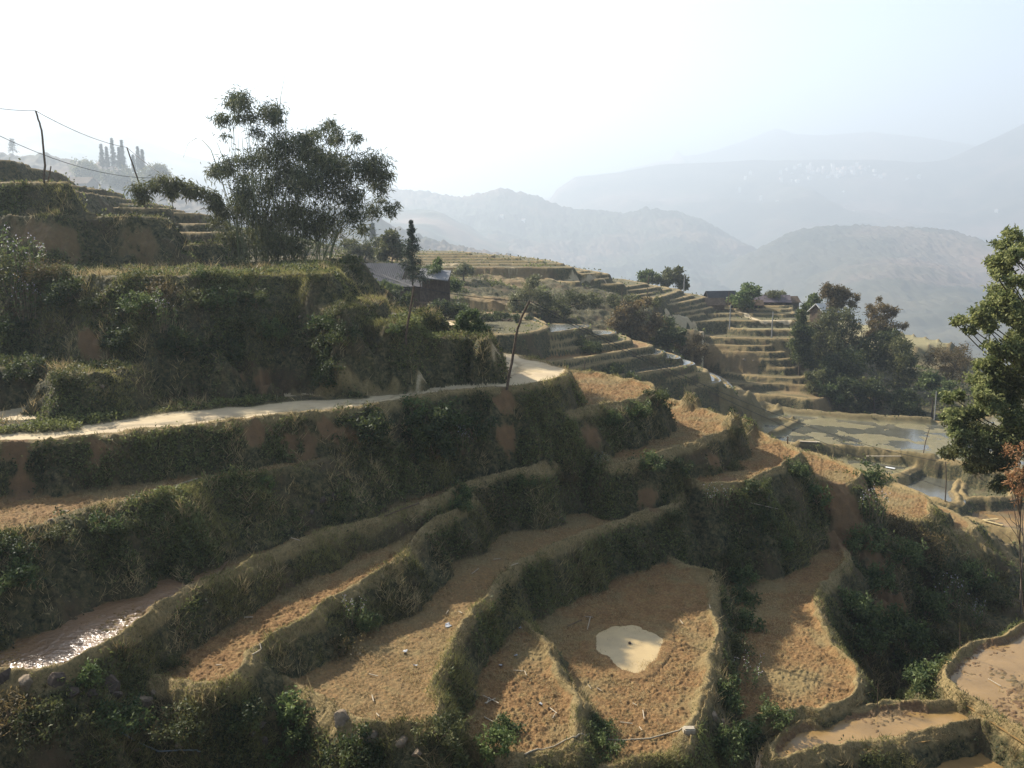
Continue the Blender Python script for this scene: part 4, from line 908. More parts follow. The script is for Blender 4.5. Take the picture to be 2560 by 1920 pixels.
# ---- the large bamboo clump on the grass terrace
def big_bamboo():
    d = 50.; rng = np.random.default_rng(5)
    base = onground('c1', 1430, 950, d); t = thing('bamboo_clump', 'large feathery bamboo clump towering over the terraces at upper left', 'bamboo', base)
    B = [(1190,130,55),(1240,160,50),(1150,250,45),(1200,225,38),(1330,200,50),(1360,170,36),(1370,240,36),(1290,300,36),(1110,312,20),(1395,225,28),(1150,150,30),(1250,215,30),
         (1430,345,70),(1330,395,70),(1280,440,55),(1500,380,70),(1390,470,90),(1560,430,80),(1650,470,85),(1750,480,80),(1850,490,75),(1900,470,60),(1890,550,60),(1700,580,85),(1600,560,85),(1480,560,85),(1330,560,75),
         (1560,290,32),(1620,258,32),(1670,248,24),(1640,325,36),(1720,330,36),(1790,325,32),(1570,335,38),(1690,290,24),(1940,520,30),(1960,515,20),(1550,350,40),
         (1180,465,52),(1130,505,46),(1110,490,36),(1200,530,46),(1250,590,60),(1800,640,56),(1850,690,46),(1780,720,52),(1820,790,36),(1970,690,30),(1990,665,20),(1900,640,26),(1985,710,18)]
    co, f, tn, _ = crown_arrays(base, bl('c1', B), d, 2.4, 25000, .36, .05, rng, droop=.75, up=0, clus=15, gauss=.47, shell=.3)
    place(raw_mesh('foliage', co, f, 4, LM['bamboo'], attrs={'tone': tn}), 'foliage', t)
    B2 = [(1250,700,85),(1350,720,95),(1300,820,85),(1450,700,95),(1550,760,100),(1650,780,85),(1150,840,55),(1100,740,50),(1090,830,45),(1400,860,90),(1180,880,60),(1200,640,60),(1500,880,70),(1100,900,40)]
    co, f, tn, _ = crown_arrays(base, bl('c1', B2), d, 2.2, 13000, .30, .055, rng, droop=.8, up=0, clus=20, gauss=.5, shell=.2)
    place(raw_mesh('dry_foliage', co, f, 4, LM['olive'], attrs={'tone': tn}), 'dry_foliage', t)
    B3 = [(700,590,34),(770,568,32),(840,550,34),(900,560,34),(960,580,32),(1010,600,32),(1060,620,36),(700,640,20),(1090,660,34),(730,620,26),(860,600,26),(1110,700,30),(940,600,26)]
    co, f, tn, _ = crown_arrays(base, bl('c1', B3), d-1, 1., 4200, .34, .055, rng, droop=.9, up=0, clus=14, gauss=.55, shell=.2)
    place(raw_mesh('side_foliage', co, f, 4, LM['olive'], attrs={'tone': tn}), 'side_foliage', t)
    parts = []
    def W1(x, y, off=0.): return np.array(WD(*cv('c1', [(x, y)])[0], d+off))-np.array(base)
    tips = [(b[0], b[1]) for b in B+B2[:8]]
    for k in range(78):
        tx, ty = tips[rng.integers(0, len(tips))]; bx = 1200+450*np.clip((tx-1100)/800+rng.normal()*.16, 0, 1); o1, o2 = rng.normal()*.8, rng.normal()*1.6
        b0 = W1(bx, 985, o1); b0[2] = min(b0[2], .1)-.3; tip = W1(tx+rng.normal()*18, ty+rng.normal()*15, o2)
        mid = b0*.45+tip*.55; mid[2] += .25+.1*abs(tip[0]-b0[0]); mid[0] = b0[0]*.62+tip[0]*.38
        parts.append(tube_arr(sweep([b0, mid, tip], 9), [.026, .02, .007], 5))
    for pts in ([(1240,960),(1190,800),(1120,560),(1060,390),(1020,345),(985,333),(945,360),(922,430)], [(1260,960),(1210,820),(1160,600),(1120,430),(1095,365),(1078,332)],
                [(1395,600),(1397,320),(1410,130),(1435,0)], [(1437,420),(1437,250),(1440,165)], [(1228,600),(1222,400),(1215,300)], [(1300,960),(1150,760),(1060,650),(960,585),(850,550),(720,590)]):
        parts.append(tube_arr([W1(x, y, rng.normal()*.5) for x, y in pts], [.03, .022, .008], 5))
    for a, b in parts: place(raw_mesh('culm', a, b, 4, CULM, True), 'culm', t)
    return t
big_bamboo()
# ---- conifer builder for slim dark trees
def conifer(label, tag_, x, ytop, ybase, w, d, seed, n=2200, ll=.22, group=None, mat='conifer', name='conifer', z0=None):
    rng = np.random.default_rng(seed); u, v1 = cv(tag_, [(x, ybase)])[0]; _, v0 = cv(tag_, [(x, ytop)])[0]
    b = WD(u, v1, d); base = Vector((b.x, b.y, b.z)); H = (v1-v0)/F*d; R_ = w*CR[tag_][2]/F*d/2
    t = thing(name, label, 'tree', base, group); tiers = 15; cs = []; ts = []; br = []
    for k in range(tiers):
        h = H*(.22+.76*k/(tiers-1)); r = R_*(1-(k/(tiers-1))**1.3)*rng.uniform(.65, 1.15)+.04*H*.2
        for j in range(6):
            a = rng.random()*6.28; q_ = np.array([math.cos(a)*r, math.sin(a)*r, h+r*.25*rng.normal()])
            br.append(tube_arr([np.array([0, 0, h-.1*r]), q_], [.02*H/8, .006], 4)); m = int(n/tiers/6)
            s = rng.random((m, 1))**.6; cs.append(np.array([0, 0, h])*(1-s)+q_*s+rng.normal(size=(m, 3))*r*.14); ts.append(np.full(m, np.clip(.4+rng.normal()*.25, 0, 1)))
    co, f, tn = leaves(np.concatenate(cs), ll, ll*.3, .1, .1, rng, tone=np.concatenate(ts)); place(raw_mesh('crown', co, f, 4, LM[mat], attrs={'tone': tn}), 'crown', t)
    ta = [tube_arr(sweep([(0, 0, -.5), (rng.normal()*.05*H*.3, 0, H*.5), (0, 0, H)], 8), [H*.016, H*.004], 6)]
    a, b_ = join_arr(ta+br); place(raw_mesh('trunk', a, b_, 4, BARK, True), 'trunk', t)
    return t
conifer('slim dark tree rising in front of the grey roofed farmhouse', 'c2', 402, 272, 680, 175, 72, 41, n=5200, ll=.2, name='slim_tree')
for i, (x, yt, yb, w, lb) in enumerate([(517,372,470,36,'leftmost hazy conifer of the ridge group at upper left'),(543,385,470,26,'short hazy conifer second from left in the ridge group'),(573,345,475,44,'tallest hazy conifer of the ridge group at upper left'),
        (605,388,478,40,'hazy conifer right of the tallest one on the ridge'),(622,352,480,42,'hazy conifer touching the leaning post in the view of the ridge'),(675,425,485,20,'smallest hazy conifer of the ridge group'),
        (700,385,490,44,'left one of the pair of hazy conifers right of the leaning post'),(722,398,490,32,'right one of the pair of hazy conifers right of the leaning post')]):
    conifer(lb, 'c1', x, yt, yb+30, w*.8, 700, 60+i, n=1800, ll=1.3, group='conifers on the ridge at upper left')
conifer('hazy conifer behind the trees left of the slim dark tree', 'c1', 1873, 770, 850, 26, 300, 71, n=700, ll=1.)
conifer('bare topped hazy tree on the ridge at the far left edge', 'c1', 65, 345, 410, 40, 800, 72, n=180, ll=2.4)
# ---- trees of the middle distance
MT = [
 ('broadleaf_tree','light green tree behind the terraces, left one of a pair','c3',150,[(50,490,42),(20,500,34),(85,500,30),(10,480,20)],'mid',2600,.45,.3,560,None),
 ('broadleaf_tree','grey green tree beside the pole, right one of a pair','c3',150,[(190,475,42),(150,510,34),(240,520,38),(270,545,22),(165,470,26),(215,450,20)],'olive',3400,.45,.3,575,None),
 ('broadleaf_tree','fresh bright green tree above the hillside huts','c3',128,[(630,575,48),(580,605,40),(560,630,34),(665,570,30),(610,630,40),(540,620,26)],'bright',3600,.38,.26,660,None),
 ('bamboo_clump','brownish bamboo bush right of the bright green tree','c3',134,[(760,595,46),(720,610,32),(805,600,34),(740,640,34),(780,640,30),(830,590,16)],'olive',3400,.5,.1,665,None),
 ('bamboo_clump','tall brown green bamboo plume with drooping tips above the white roof','c3',114,[(1095,565,40),(1150,560,36),(1190,590,42),(1130,630,50),(1235,600,20),(1060,585,22),(1080,545,20),(1215,640,26),(1170,660,36)],'brown',5200,.42,.1,900,'olive'),
 ('bamboo_clump','big bamboo clump below the white roof','c3',108,[(1100,730,64),(1180,715,56),(1050,790,60),(1130,830,80),(1000,890,70),(1210,780,50),(1220,880,70),(1080,930,70)],'olive',7600,.42,.12,1010,None),
 ('dark_tree','dark pointed tree at the left edge of the bamboo grove','c3',106,[(920,655,16),(918,690,22),(925,735,32),(900,790,42),(935,840,50),(895,880,46),(925,930,54),(960,800,30)],'dark',5600,.36,.14,985,None),
 ('broadleaf_tree','round green tree left of the white roof','c3',120,[(1010,630,30),(985,665,30),(1030,660,24),(970,690,20),(1000,600,14)],'mid',2200,.4,.26,740,None),
 ('bamboo_clump','bamboo clump with one spiky raised plume right of the white roof','c3',108,[(1388,620,15),(1385,660,32),(1360,690,34),(1430,690,34),(1460,670,16),(1390,740,56),(1330,790,56),(1440,790,60),(1500,760,22),(1310,650,12)],'brown',5600,.42,.1,1000,None),
 ('bamboo_clump','dark bamboo clump under the spiky plume','c3',106,[(1350,860,80),(1430,880,80),(1290,900,64),(1380,960,84),(1470,830,44),(1290,980,60)],'dark',6200,.42,.12,1090,None),
 ('bamboo_clump','grey green bamboo clump with straight stems in the middle of the grove','c3',102,[(1500,880,56),(1520,950,60),(1480,1010,60),(1530,1060,54),(1480,1100,50),(1560,900,34)],'olive',5200,.42,.1,1180,None),
 ('bamboo_clump','dark lower bamboo mass on the slope of the grove, left','c3',104,[(1080,1010,84),(1170,960,84),(1150,1060,70),(1000,980,50),(1240,1000,60),(1100,1090,50)],'dark',7200,.45,.12,1150,None),
 ('brown_bush','brown leafless bush at the right end of the grove','c3',106,[(1750,930,56),(1830,920,60),(1800,990,70),(1890,980,54),(1700,980,50),(1860,1040,60),(1760,1050,60)],'brown',4600,.34,.08,1090,None),
 ('broadleaf_tree','green bush behind the white pole at right','c3',98,[(1700,1080,50),(1660,1120,42),(1740,1100,34),(1690,1150,44),(1650,1080,26)],'mid',3200,.34,.18,1230,None),
 ('broadleaf_tree','dark bush at the foot of the grove beside the flooded field','c3',97,[(1590,1220,50),(1520,1240,46),(1560,1180,40),(1500,1280,36),(1620,1270,34)],'dark',4200,.34,.16,1300,None),
 ('broadleaf_tree','yellow green bush at the right end of the stepped slope','c3',98,[(1100,1150,46),(1060,1130,30),(1140,1180,30),(1080,1190,30)],'mid',2600,.3,.16,1210,None),
 ('broadleaf_tree','dark scrub on the slope below the bamboo grove','c3',98,[(1250,1130,40),(1400,1170,60),(1450,1220,50),(1340,1120,50)],'dark',2600,.3,.16,1280,None),
 ('bamboo_clump','large rusty brown bush between the two flights of terraces','c2',98,[(1730,780,58),(1650,800,54),(1620,870,62),(1720,870,70),(1820,850,60),(1700,940,54),(1790,930,50),(1590,850,34),(1770,730,30),(1660,760,30)],'brown',6800,.34,.12,975,None),
 ('broadleaf_tree','dark green bush at the right foot of the rusty brown bush','c2',99,[(1900,890,66),(1870,950,54),(1950,930,50),(1830,980,40),(1980,960,30)],'dark',4400,.34,.16,1000,None),
 ('brown_bush','brown scrub at the left end of the stepped slope facing the view','c3',103,[(230,850,50),(160,890,46),(280,900,36),(340,855,36),(352,905,40),(345,955,36),(200,930,36),(110,850,40)],'brown',4800,.3,.1,960,None),
 ('broadleaf_tree','small green bushes against the farmhouse wall','c2',83,[(225,640,26),(275,655,28),(330,650,24),(180,635,22),(380,668,20)],'mid',2600,.2,.08,690,None),
 ('broadleaf_tree','dark bushes behind the distant bend of the road above the flooded steps','c2',86,[(850,845,34),(900,835,34),(960,832,28),(1020,830,24),(790,830,34),(1090,842,16)],'dark',3600,.22,.09,900,None),
 ('dark_thicket','dark thicket spread along the foot of the bamboo grove slope','c3',99,[(1180,1120,56),(1290,1170,56),(1180,1200,40),(1350,1240,44),(1260,1240,36),(1480,1180,50)],'dark',6500,.34,.12,1290,None),
 ('brown_bush','brown scrub on the slope between bamboo grove and stepped slope','c3',101,[(1020,1060,36),(980,1120,34),(1010,1180,30),(950,1050,24)],'olive',2600,.3,.1,1210,None),
 ('bamboo_clump','thin olive bush above the rusty brown bush','c2',106,[(1640,740,50),(1590,720,36),(1840,740,40),(1700,720,36)],'olive',1700,.34,.12,800,None),
 ('bamboo_clump','pale olive bamboo clump on the eroded slope','c2',96,[(1130,610,36),(1090,640,42),(1060,700,46),(1010,780,54),(1080,790,50),(1140,700,40),(1000,720,30)],'pale',4800,.32,.09,850,None),
 ('broadleaf_tree','grey green scrub right of the pale bamboo on the eroded slope','c2',97,[(1200,720,50),(1260,750,44),(1180,780,50),(1330,720,46),(1400,740,50),(1480,730,50),(1300,780,40)],'olive',4200,.3,.12,830,None),
 ('broadleaf_tree','pale green bush on the far slope below the stepped terraces','c2',108,[(700,548,36),(740,560,26),(670,560,24)],'pale',1400,.3,.14,600,None),
 ('banana_plant','bright green leafy plant beside the slim dark tree','c2',84,[(548,510,20),(550,545,22),(560,570,18)],'bright',600,.4,.14,600,None),
 ('broadleaf_tree','olive tree behind the farmhouse, left of the slim dark tree','c2',100,[(280,370,50),(250,420,50),(320,410,44),(290,350,34),(230,460,40),(310,460,40)],'olive',5200,.32,.16,520,None),
 ('broadleaf_tree','hazy tree behind the farmhouse at its left','c2',112,[(190,400,40),(150,430,44),(110,440,40),(60,420,44),(180,460,44),(20,400,40)],'olive',3600,.32,.16,520,None),
 ('broadleaf_tree','dark bush in front of the farmhouse platform','c2',74,[(260,720,46),(330,760,44),(220,740,40),(370,720,34),(300,690,30)],'dark',3400,.22,.1,800,None),
 ('broadleaf_tree','green bush left of the farmhouse roof','c2',62,[(60,640,50),(110,660,40),(30,690,40),(130,700,36),(80,600,30)],'mid',3200,.2,.09,740,None),
 ('broadleaf_tree','green trees right of the open shed','c2',84,[(640,650,40),(600,660,26),(530,560,40),(560,600,34),(500,560,30)],'mid',2600,.26,.12,740,None),
 ('broadleaf_tree','dark thicket on the slope under the open shed','c2',76,[(600,770,44),(680,780,44),(540,760,40),(720,810,36),(640,810,40)],'dark',3600,.22,.1,840,None),
 ('small_tree','leafy dark shrub tree at the far corner of the wall above the road','c2',37,[(700,850,42),(745,820,36),(790,870,36),(680,870,28),(770,900,28),(830,905,30),(725,890,24)],'mid',3200,.14,.06,940,None),
 ('bamboo_clump','yellow olive bush at the right foot of the big bamboo','c1',47,[(1740,950,44),(1780,990,44),(1720,1010,40),(1800,1040,34),(1690,960,30)],'olive',3600,.2,.05,1060,None),
 ('broadleaf_tree','hazy bamboo bushes on the ridge left of the conifers','c1',700,[(420,480,44),(460,500,44),(400,510,34),(500,520,34)],'pale',2600,2.4,.9,560,None),
 ('broadleaf_tree','hazy bamboo bushes on the ridge below the conifers','c1',680,[(560,540,44),(620,520,44),(680,540,50),(590,570,44),(650,580,34)],'olive',3200,2.4,.9,610,None),
 ('broadleaf_tree','hazy bamboo bushes on the ridge right of the conifers','c1',660,[(760,520,44),(800,500,36),(830,530,34),(740,560,44)],'pale',2800,2.4,.9,600,None),
 ('small_tree','thin stemmed drooping tree standing under the bamboo side spray','c1',52,[(862,600,26),(850,580,22),(880,590,20),(865,630,16)],'olive',700,.3,.06,712,None),
 ('broadleaf_tree','dark thicket in the hollow under the flooded steps','c8',78,[(1060,255,36),(1110,270,36),(1160,290,34),(1030,270,26),(1190,310,26)],'dark',3000,.22,.1,340,None),
 ('broadleaf_tree','dark bush on the second flooded step','c2',81,[(1380,990,46),(1430,1000,44),(1480,1010,34),(1340,1010,30)],'dark',2600,.2,.1,1060,None),
]
for i, (nm, lb, tg, d, B, mat, n, ll, lw, yb, _) in enumerate(MT):
    P = bl(tg, B); ux = sum(p[0] for p in P)/len(P); xb = sum(b[0] for b in B)/len(B)
    b = onground(tg, xb, yb, d); lowest = min(WD(*p[:2], d).z-p[2]/F*d for p in P)
    if b.z > lowest+.5*(0 if d < 120 else 1): b.z = lowest
    bam = nm == 'bamboo_clump'
    tree(nm, lb, 'bamboo' if bam else ('bush' if 'bush' in lb or 'scrub' in lb or 'thicket' in lb else 'tree'), b, P, d, 2.6 if d > 60 else 1., n, ll, lw, mat, tr=.05 if bam else (.14 if d > 60 else .04), seed=300+i, droop=.6 if bam else .1, ntr=9 if bam else 1,
         bark=CULM if bam else BARK, clus=14, gauss=.3, fname='foliage' if bam else 'crown', tname='culm' if bam else 'trunk')
# ---- the near tree cut by the right edge
RB = [(2190,235,44),(2160,300,46),(2100,350,36),(2145,395,60),(2080,415,44),(2190,410,56),(2205,340,50),(2000,462,22),(2060,500,34),(2130,510,42),(1985,485,16),(2180,480,36),
      (2150,600,60),(2050,615,56),(1980,645,48),(1925,690,42),(2100,680,80),(2190,670,70),(1870,745,36),(1950,755,54),(2050,765,62),(2160,770,70),(1900,800,30),(1850,760,20),
      (2010,890,54),(2100,880,80),(2190,880,74),(1950,870,34),(2160,975,90),(2060,1000,70),(1985,1000,46),(2100,1080,90),(1985,1100,70),(1890,1130,50),(2190,1100,80),(1850,1200,52),(1950,1200,70),(2080,1190,80),(2190,1200,74),
      (1765,1285,50),(1850,1305,60),(1960,1310,70),(2080,1310,80),(2180,1310,74),(1740,1350,34),(1810,1385,46),(1920,1400,54),(2050,1400,54),(2150,1400,46),(2330,300,90),(2350,500,100),(2350,700,120),(2350,900,120),(2350,1100,120),(2300,800,90),(2470,180,90)]
d = 31.; bx = WD(*cv('c3', [(2560, 1500)])[0], d+1); base = Vector((bx.x, bx.y, ground(bx.x, bx.y)))
rt = tree('broadleaf_tree', 'tall leafy tree cut off by the right edge of the view', 'tree', base, bl('c3', RB), d, 1.7, 60000, .14, .065, 'light', trunk=[np.array((0, 0, -.4)), np.array((.3, 0, 4.)), np.array((.1, 0, 8.)), np.array((.4, 0, 13.))], tr=.17, seed=77, droop=.15, clus=16, gauss=.27, lr=.03)
co, f, tn, _ = crown_arrays(base, bl('c7', [(1500,110,50),(1600,150,62),(1700,120,66),(1780,60,70),(1700,290,44),(1800,300,50),(1620,240,44),(1560,50,62),(1680,215,46),(1455,150,26),(1640,60,60),(1760,170,60),(1820,240,40),(1540,190,30)]), d-.5, 1.2, 15000, .13, .055, np.random.default_rng(3), .5, clus=16, gauss=.3); place(raw_mesh('hanging_foliage', co, f, 4, LM['olive'], attrs={'tone': tn}), 'hanging_foliage', rt)
OB = [(1790,150,30),(1820,120,26),(1760,160,18),(1735,150,12),(1790,250,40),(1750,255,22),(1820,230,34),(1800,320,36),(1770,300,22),(1825,350,34),(1815,400,20)]
ob = WD(*cv('c7', [(1990, 900)])[0], 24.); ob.z = ground(ob.x, ob.y)
tree('small_tree', 'small near tree with orange tinted leaves under the tall leafy tree', 'tree', ob, bl('c7', OB), 24., .5, 600, .12, .035, 'orange', tr=.03, seed=79, droop=.5, clus=10, gauss=.5, lr=.012)
# ---- thin bare tree at the right edge
def branchy(name, label, cat, tag_, d, lines, r, mat, group=None, part='branch'):
    b = WD(*cv(tag_, [lines[0][0]])[0], d); t = thing(name, label, cat, b, group)
    for k, ln in enumerate(lines):
        P = [np.array(WD(u, v, d+.25*math.sin(k*2.1)*j*.3))-np.array(b) for j, (u, v) in enumerate(cv(tag_, ln))]
        if k == 0: P[0][2] -= .3
        a, f = tube_arr(P, [r if k == 0 else r*.45, r*.25 if k == 0 else r*.12], 6)
        place(raw_mesh('trunk' if k == 0 else part, a, f, 4, mat, True), 'trunk' if k == 0 else part, t)
    return t
p = hit(*cv('c7', [(1822, 925)])[0]); dd = p.y if p else 30
branchy('bare_tree', 'thin leafless tree standing on the gully slope at the right edge', 'tree', 'c7', dd, [[(1822,925),(1815,850),(1818,760),(1822,680),(1829,590),(1822,480),(1830,400)], [(1816,830),(1795,790),(1772,750)],[(1815,870),(1785,850),(1755,835)],
    [(1822,680),(1800,620),(1760,560),(1715,525)],[(1825,600),(1790,540),(1740,470),(1700,430)],[(1822,640),(1770,600),(1725,595)],[(1829,560),(1800,480),(1780,420)],[(1820,520),(1770,480),(1740,400)]], .045, simple('grey_bark', (.22,.17,.13), (.12,.09,.07), .95, 9, .1))
for k, (cx_, cy_, lb) in enumerate([(1330,630,'tangle of dry brown branches lying under the lowest straw coloured terrace'), (1640,960,'bare twigs sticking up above the flooded corner field')]):
    p = hit(*cv('c7', [(cx_, cy_+30)])[0])
    if p is None: continue
    rr = np.random.default_rng(90+k); ls = [[(cx_, cy_+30), (cx_-5, cy_-10)]]
    for j in range(12): a = rr.uniform(-2.9, -.2); l = rr.uniform(40, 95); ls.append([(cx_, cy_+25), (cx_+math.cos(a)*l*.5, cy_+25+math.sin(a)*l*.55), (cx_+math.cos(a+.25)*l, cy_+25+math.sin(a+.25)*l*.8)])
    branchy('dry_branches', lb, 'branches', 'c7', p.y, ls, .02, TWIG)
print('trees', round(time.time()-T0, 1))
# ------------------------------------------------------------------ posts, poles and wires
POSTM = simple('weathered_wood', (.16, .115, .075), (.075, .05, .034), .95, 12, .1, .01)
CONC = simple('concrete', (.36, .34, .30), (.26, .24, .21), .9, 6, .2)
WIRE = simple('wire', (.05, .045, .04), (.03, .03, .03), .6, 3)
def wpost(label, tag_, pts, r, d=None, mat=POSTM, name='wooden_post', twig=None, group=None, r1=.7, off=0):
    uv = cv(tag_, pts)
    if d is None:
        p = hit(*uv[0]); d = p.y
    b = WD(*uv[0], d); t = thing(name, label, 'post' if 'post' in name else 'pole', b, group)
    P = [np.array(WD(u, v, d))-np.array(b) for u, v in uv]; P[0] = P[0]-np.array([0, 0, .4])
    Q = [P[0]]; rr = np.random.default_rng(len(label))
    for a, c in zip(P[:-1], P[1:]):
        for s in (.33, .66, 1): Q.append(a+(c-a)*s+(rr.normal(size=3)*r*.25 if mat is POSTM else 0))
    a, f = tube_arr(Q, [r, r*r1], 8); n = len(a)
    a = np.vstack([a, [Q[-1]]]); me = raw_mesh('shaft', a, f, 4, mat, True)
    o = place(me, 'shaft', t)
    if twig:
        T = [np.array(WD(*q_, d))-np.array(b) for q_ in cv(tag_, twig)]; a, f = tube_arr(T, [r*.6, r*.4], 6); place(raw_mesh('stub', a, f, 4, mat, True), 'stub', t)
    return t, Vector(Q[-1])+b
t1, top1 = wpost('crooked wooden post standing on the highest bank at far left', 'c1', [(220,568),(224,470),(218,390),(212,310),(198,255),(178,196)], .055)
wpost('short slanting stake beside the crooked wooden post', 'c1', [(234,532),(256,473)], .04, d=top1.y+.5)
t2, top2 = wpost('straight leaning wooden post on the small terraces left of the big bamboo', 'c1', [(748,706),(700,560),(637,378)], .06)
t3, top3 = wpost('thin bent wooden post on the rim of the small paddy above the wall', 'c2', [(358,960),(370,890),(392,770),(408,690),(410,648)], .05)
t4, top4 = wpost('dark leaning wooden post at the bend of the dirt road', 'c2', [(948,1255),(985,1100),(1010,960),(1020,900),(1062,800),(1090,730)], .055)
wpost('short stake beside the leafy shrub tree above the wall', 'c2', [(777,920),(797,840)], .04, d=37.5)
wpost('small forked stake among the flooded steps', 'c2', [(1408,1145),(1418,1068)], .05, d=76)
cp = {}
for k, (lb, tg, pts, r, d) in enumerate([
    ('grey pole standing beside the pair of trees on the far terraces','c3',[(250,600),(257,475)],.09,128), ('thin pole in front of the left tree of the pair','c3',[(45,565),(53,480)],.1,135),
    ('white concrete pole at the left end of the green field','c3',[(516,772),(522,650)],.08,116), ('tall white concrete pole on the stepped slope','c3',[(757,850),(762,760),(767,690)],.085,112),
    ('white concrete pole beside the flooded field at right','c3',[(1697,1292),(1708,1148)],.07,93), ('small pole beside the dark hut roof','c3',[(505,640),(515,575)],.08,126),
    ('thin pole beside the path under the far terraces','c2',[(1635,715),(1637,650)],.06,104), ('thin pole on the far terraces left of the white pole','c2',[(1785,700),(1787,655)],.06,110)]):
    t, tp = wpost(lb, tg, pts, r, d=d, mat=CONC if 'concrete' in lb or 'grey' in lb else POSTM, name='concrete_pole' if 'concrete' in lb or 'grey' in lb else 'wooden_pole'); cp[k] = tp
t5, top5 = wpost('thin dark post standing in the flooded plot at right', 'c7', [(1456,398),(1460,300),(1457,200)], .05)
t6, top6 = wpost('thin pale slanting stake at the edge of the green flooded field', 'c7', [(1349,166),(1362,100),(1380,42)], .045)
wpost('short stake on the plank path behind the fourth terrace', 'c7', [(703,112),(703,80)], .04)
wpost('thin upright stick in the weeds above the flooded strip', 'c7', [(1133,1375),(1135,1255)], .014)
wpost('thin bare stick left of the flooded corner field', 'c7', [(1533,1085),(1524,965)], .014)
wpost('pale slanting stick in the thicket under the lowest straw coloured terrace', 'c7', [(1402,582),(1417,550)], .02)
wpost('bent dry stalk on the sunlit crescent terrace bank', 'c8', [(748,478),(735,440),(725,430)], .015)
def wire(label, a, b, sag, r=.012, n=24):
    a = Vector(a); b = Vector(b); P = [np.array(a.lerp(b, t))-np.array([0, 0, sag*4*t*(1-t)])-np.array(a) for t in np.linspace(0, 1, n)]
    c, f = tube_arr(P, [r, r], 5); o = place(raw_mesh('overhead_wire', c, f, 4, WIRE), 'overhead_wire', None, a); tag(o, label, 'wire', 'overhead wires'); return o
wire('upper wire running in from the left edge to the crooked post', WD(*cv('c1', [(-260,128)])[0], 40), top1, .15)
wire('wire sagging between the crooked post and the straight leaning post', top1, top2, .25, .016)
wire('wire running from the straight leaning post into the big bamboo', top2, WD(*cv('c1', [(960,600)])[0], 54), .2, .016)
wire('lower wire crossing the upper left edge behind the posts', WD(*cv('c1', [(-120,262)])[0], 44), WD(*cv('c1', [(800,532)])[0], 60), .7, .016)
wire('wire from behind the bamboo to the thin bent post over the farmhouse roof', WD(*cv('c2', [(60,480)])[0], 48), top3+Vector((0, 0, -.02)), .15)
wire('wire from the thin bent post to the dark post at the road bend', top3, top4, .12)
wire('second wire crossing over the farmhouse roof', WD(*cv('c2', [(90,545)])[0], 47), WD(*cv('c2', [(330,625)])[0], 41), .05)
wire('upper wire running from the road bend post across the flooded field to the right', top4, WD(*cv('c7', [(1480,205)])[0], 62), 1.0, .014)
wire('lower wire running from the road bend post down over the right terraces', top4+Vector((.02, 0, -.12)), WD(*cv('c7', [(1457,325)])[0], 61.5), .5, .014)
wire('upper thin wire in front of the bamboo grove', WD(*cv('c3', [(900,780)])[0], 104), cp[4], 1.2, .02)
wire('lower thin wire in front of the bamboo grove', WD(*cv('c3', [(905,800)])[0], 104), cp[4]+Vector((0, 0, -.25)), 1.3, .02)
# ------------------------------------------------------------------ buildings
ROOFM, nt = newmat('corrugated_roof'); q = N(nt); tc = q.n('ShaderNodeTexCoord').outputs['Object']
wv = q.n('ShaderNodeTexWave', wave_type='BANDS', bands_direction='X'); wv.inputs['Scale'].default_value = 1.6; q.L(tc, wv.inputs['Vector'])
c = q.mix(q.ramp(q.noise(.6, 4, .6, tc), .35, .65), (.085, .08, .078), (.13, .122, .118)); c = q.mix(q.ramp(wv.outputs['Fac'], .6, 1, 0, .5), c, (.10, .095, .09))
q.out(q.bsdf(c, .95, q.bump(wv.outputs['Fac'], .6, .05), .04))
WOODM = simple('plank_wall', (.14, .10, .07), (.06, .045, .03), .95, 3, .1, .02)
THATCH = simple('old_thatch', (.20, .14, .09), (.10, .07, .045), 1, 4, .05, .05)
WHITE = simple('white_sheet', (.75, .75, .72), (.6, .58, .54), .8, 2)
def slab(pts, th):
    """thick panel through four corner points (counter-clockwise seen from above)"""
    P = [Vector(p) for p in pts]; n = (P[1]-P[0]).cross(P[3]-P[0]).normalized()*th
    return [tuple(p) for p in P]+[tuple(p-n) for p in P], [(0,1,2,3), (7,6,5,4), (0,4,5,1), (1,5,6,2), (2,6,7,3), (3,7,4,0)]
def pmesh(name, v, f, mat, parent=None, loc=None):
    me = bpy.data.meshes.new(name); me.from_pydata([tuple(x) for x in v], [], f); me.materials.append(mat); me.update(); return place(me, name, parent, loc)
def boxv(x0, x1, y0, y1, z0, z1):
    return [(x, y, z) for z in (z0, z1) for x, y in ((x0, y0), (x1, y0), (x1, y1), (x0, y1))], [(0,3,2,1), (4,5,6,7), (0,1,5,4), (1,2,6,5), (2,3,7,6), (3,0,4,7)]
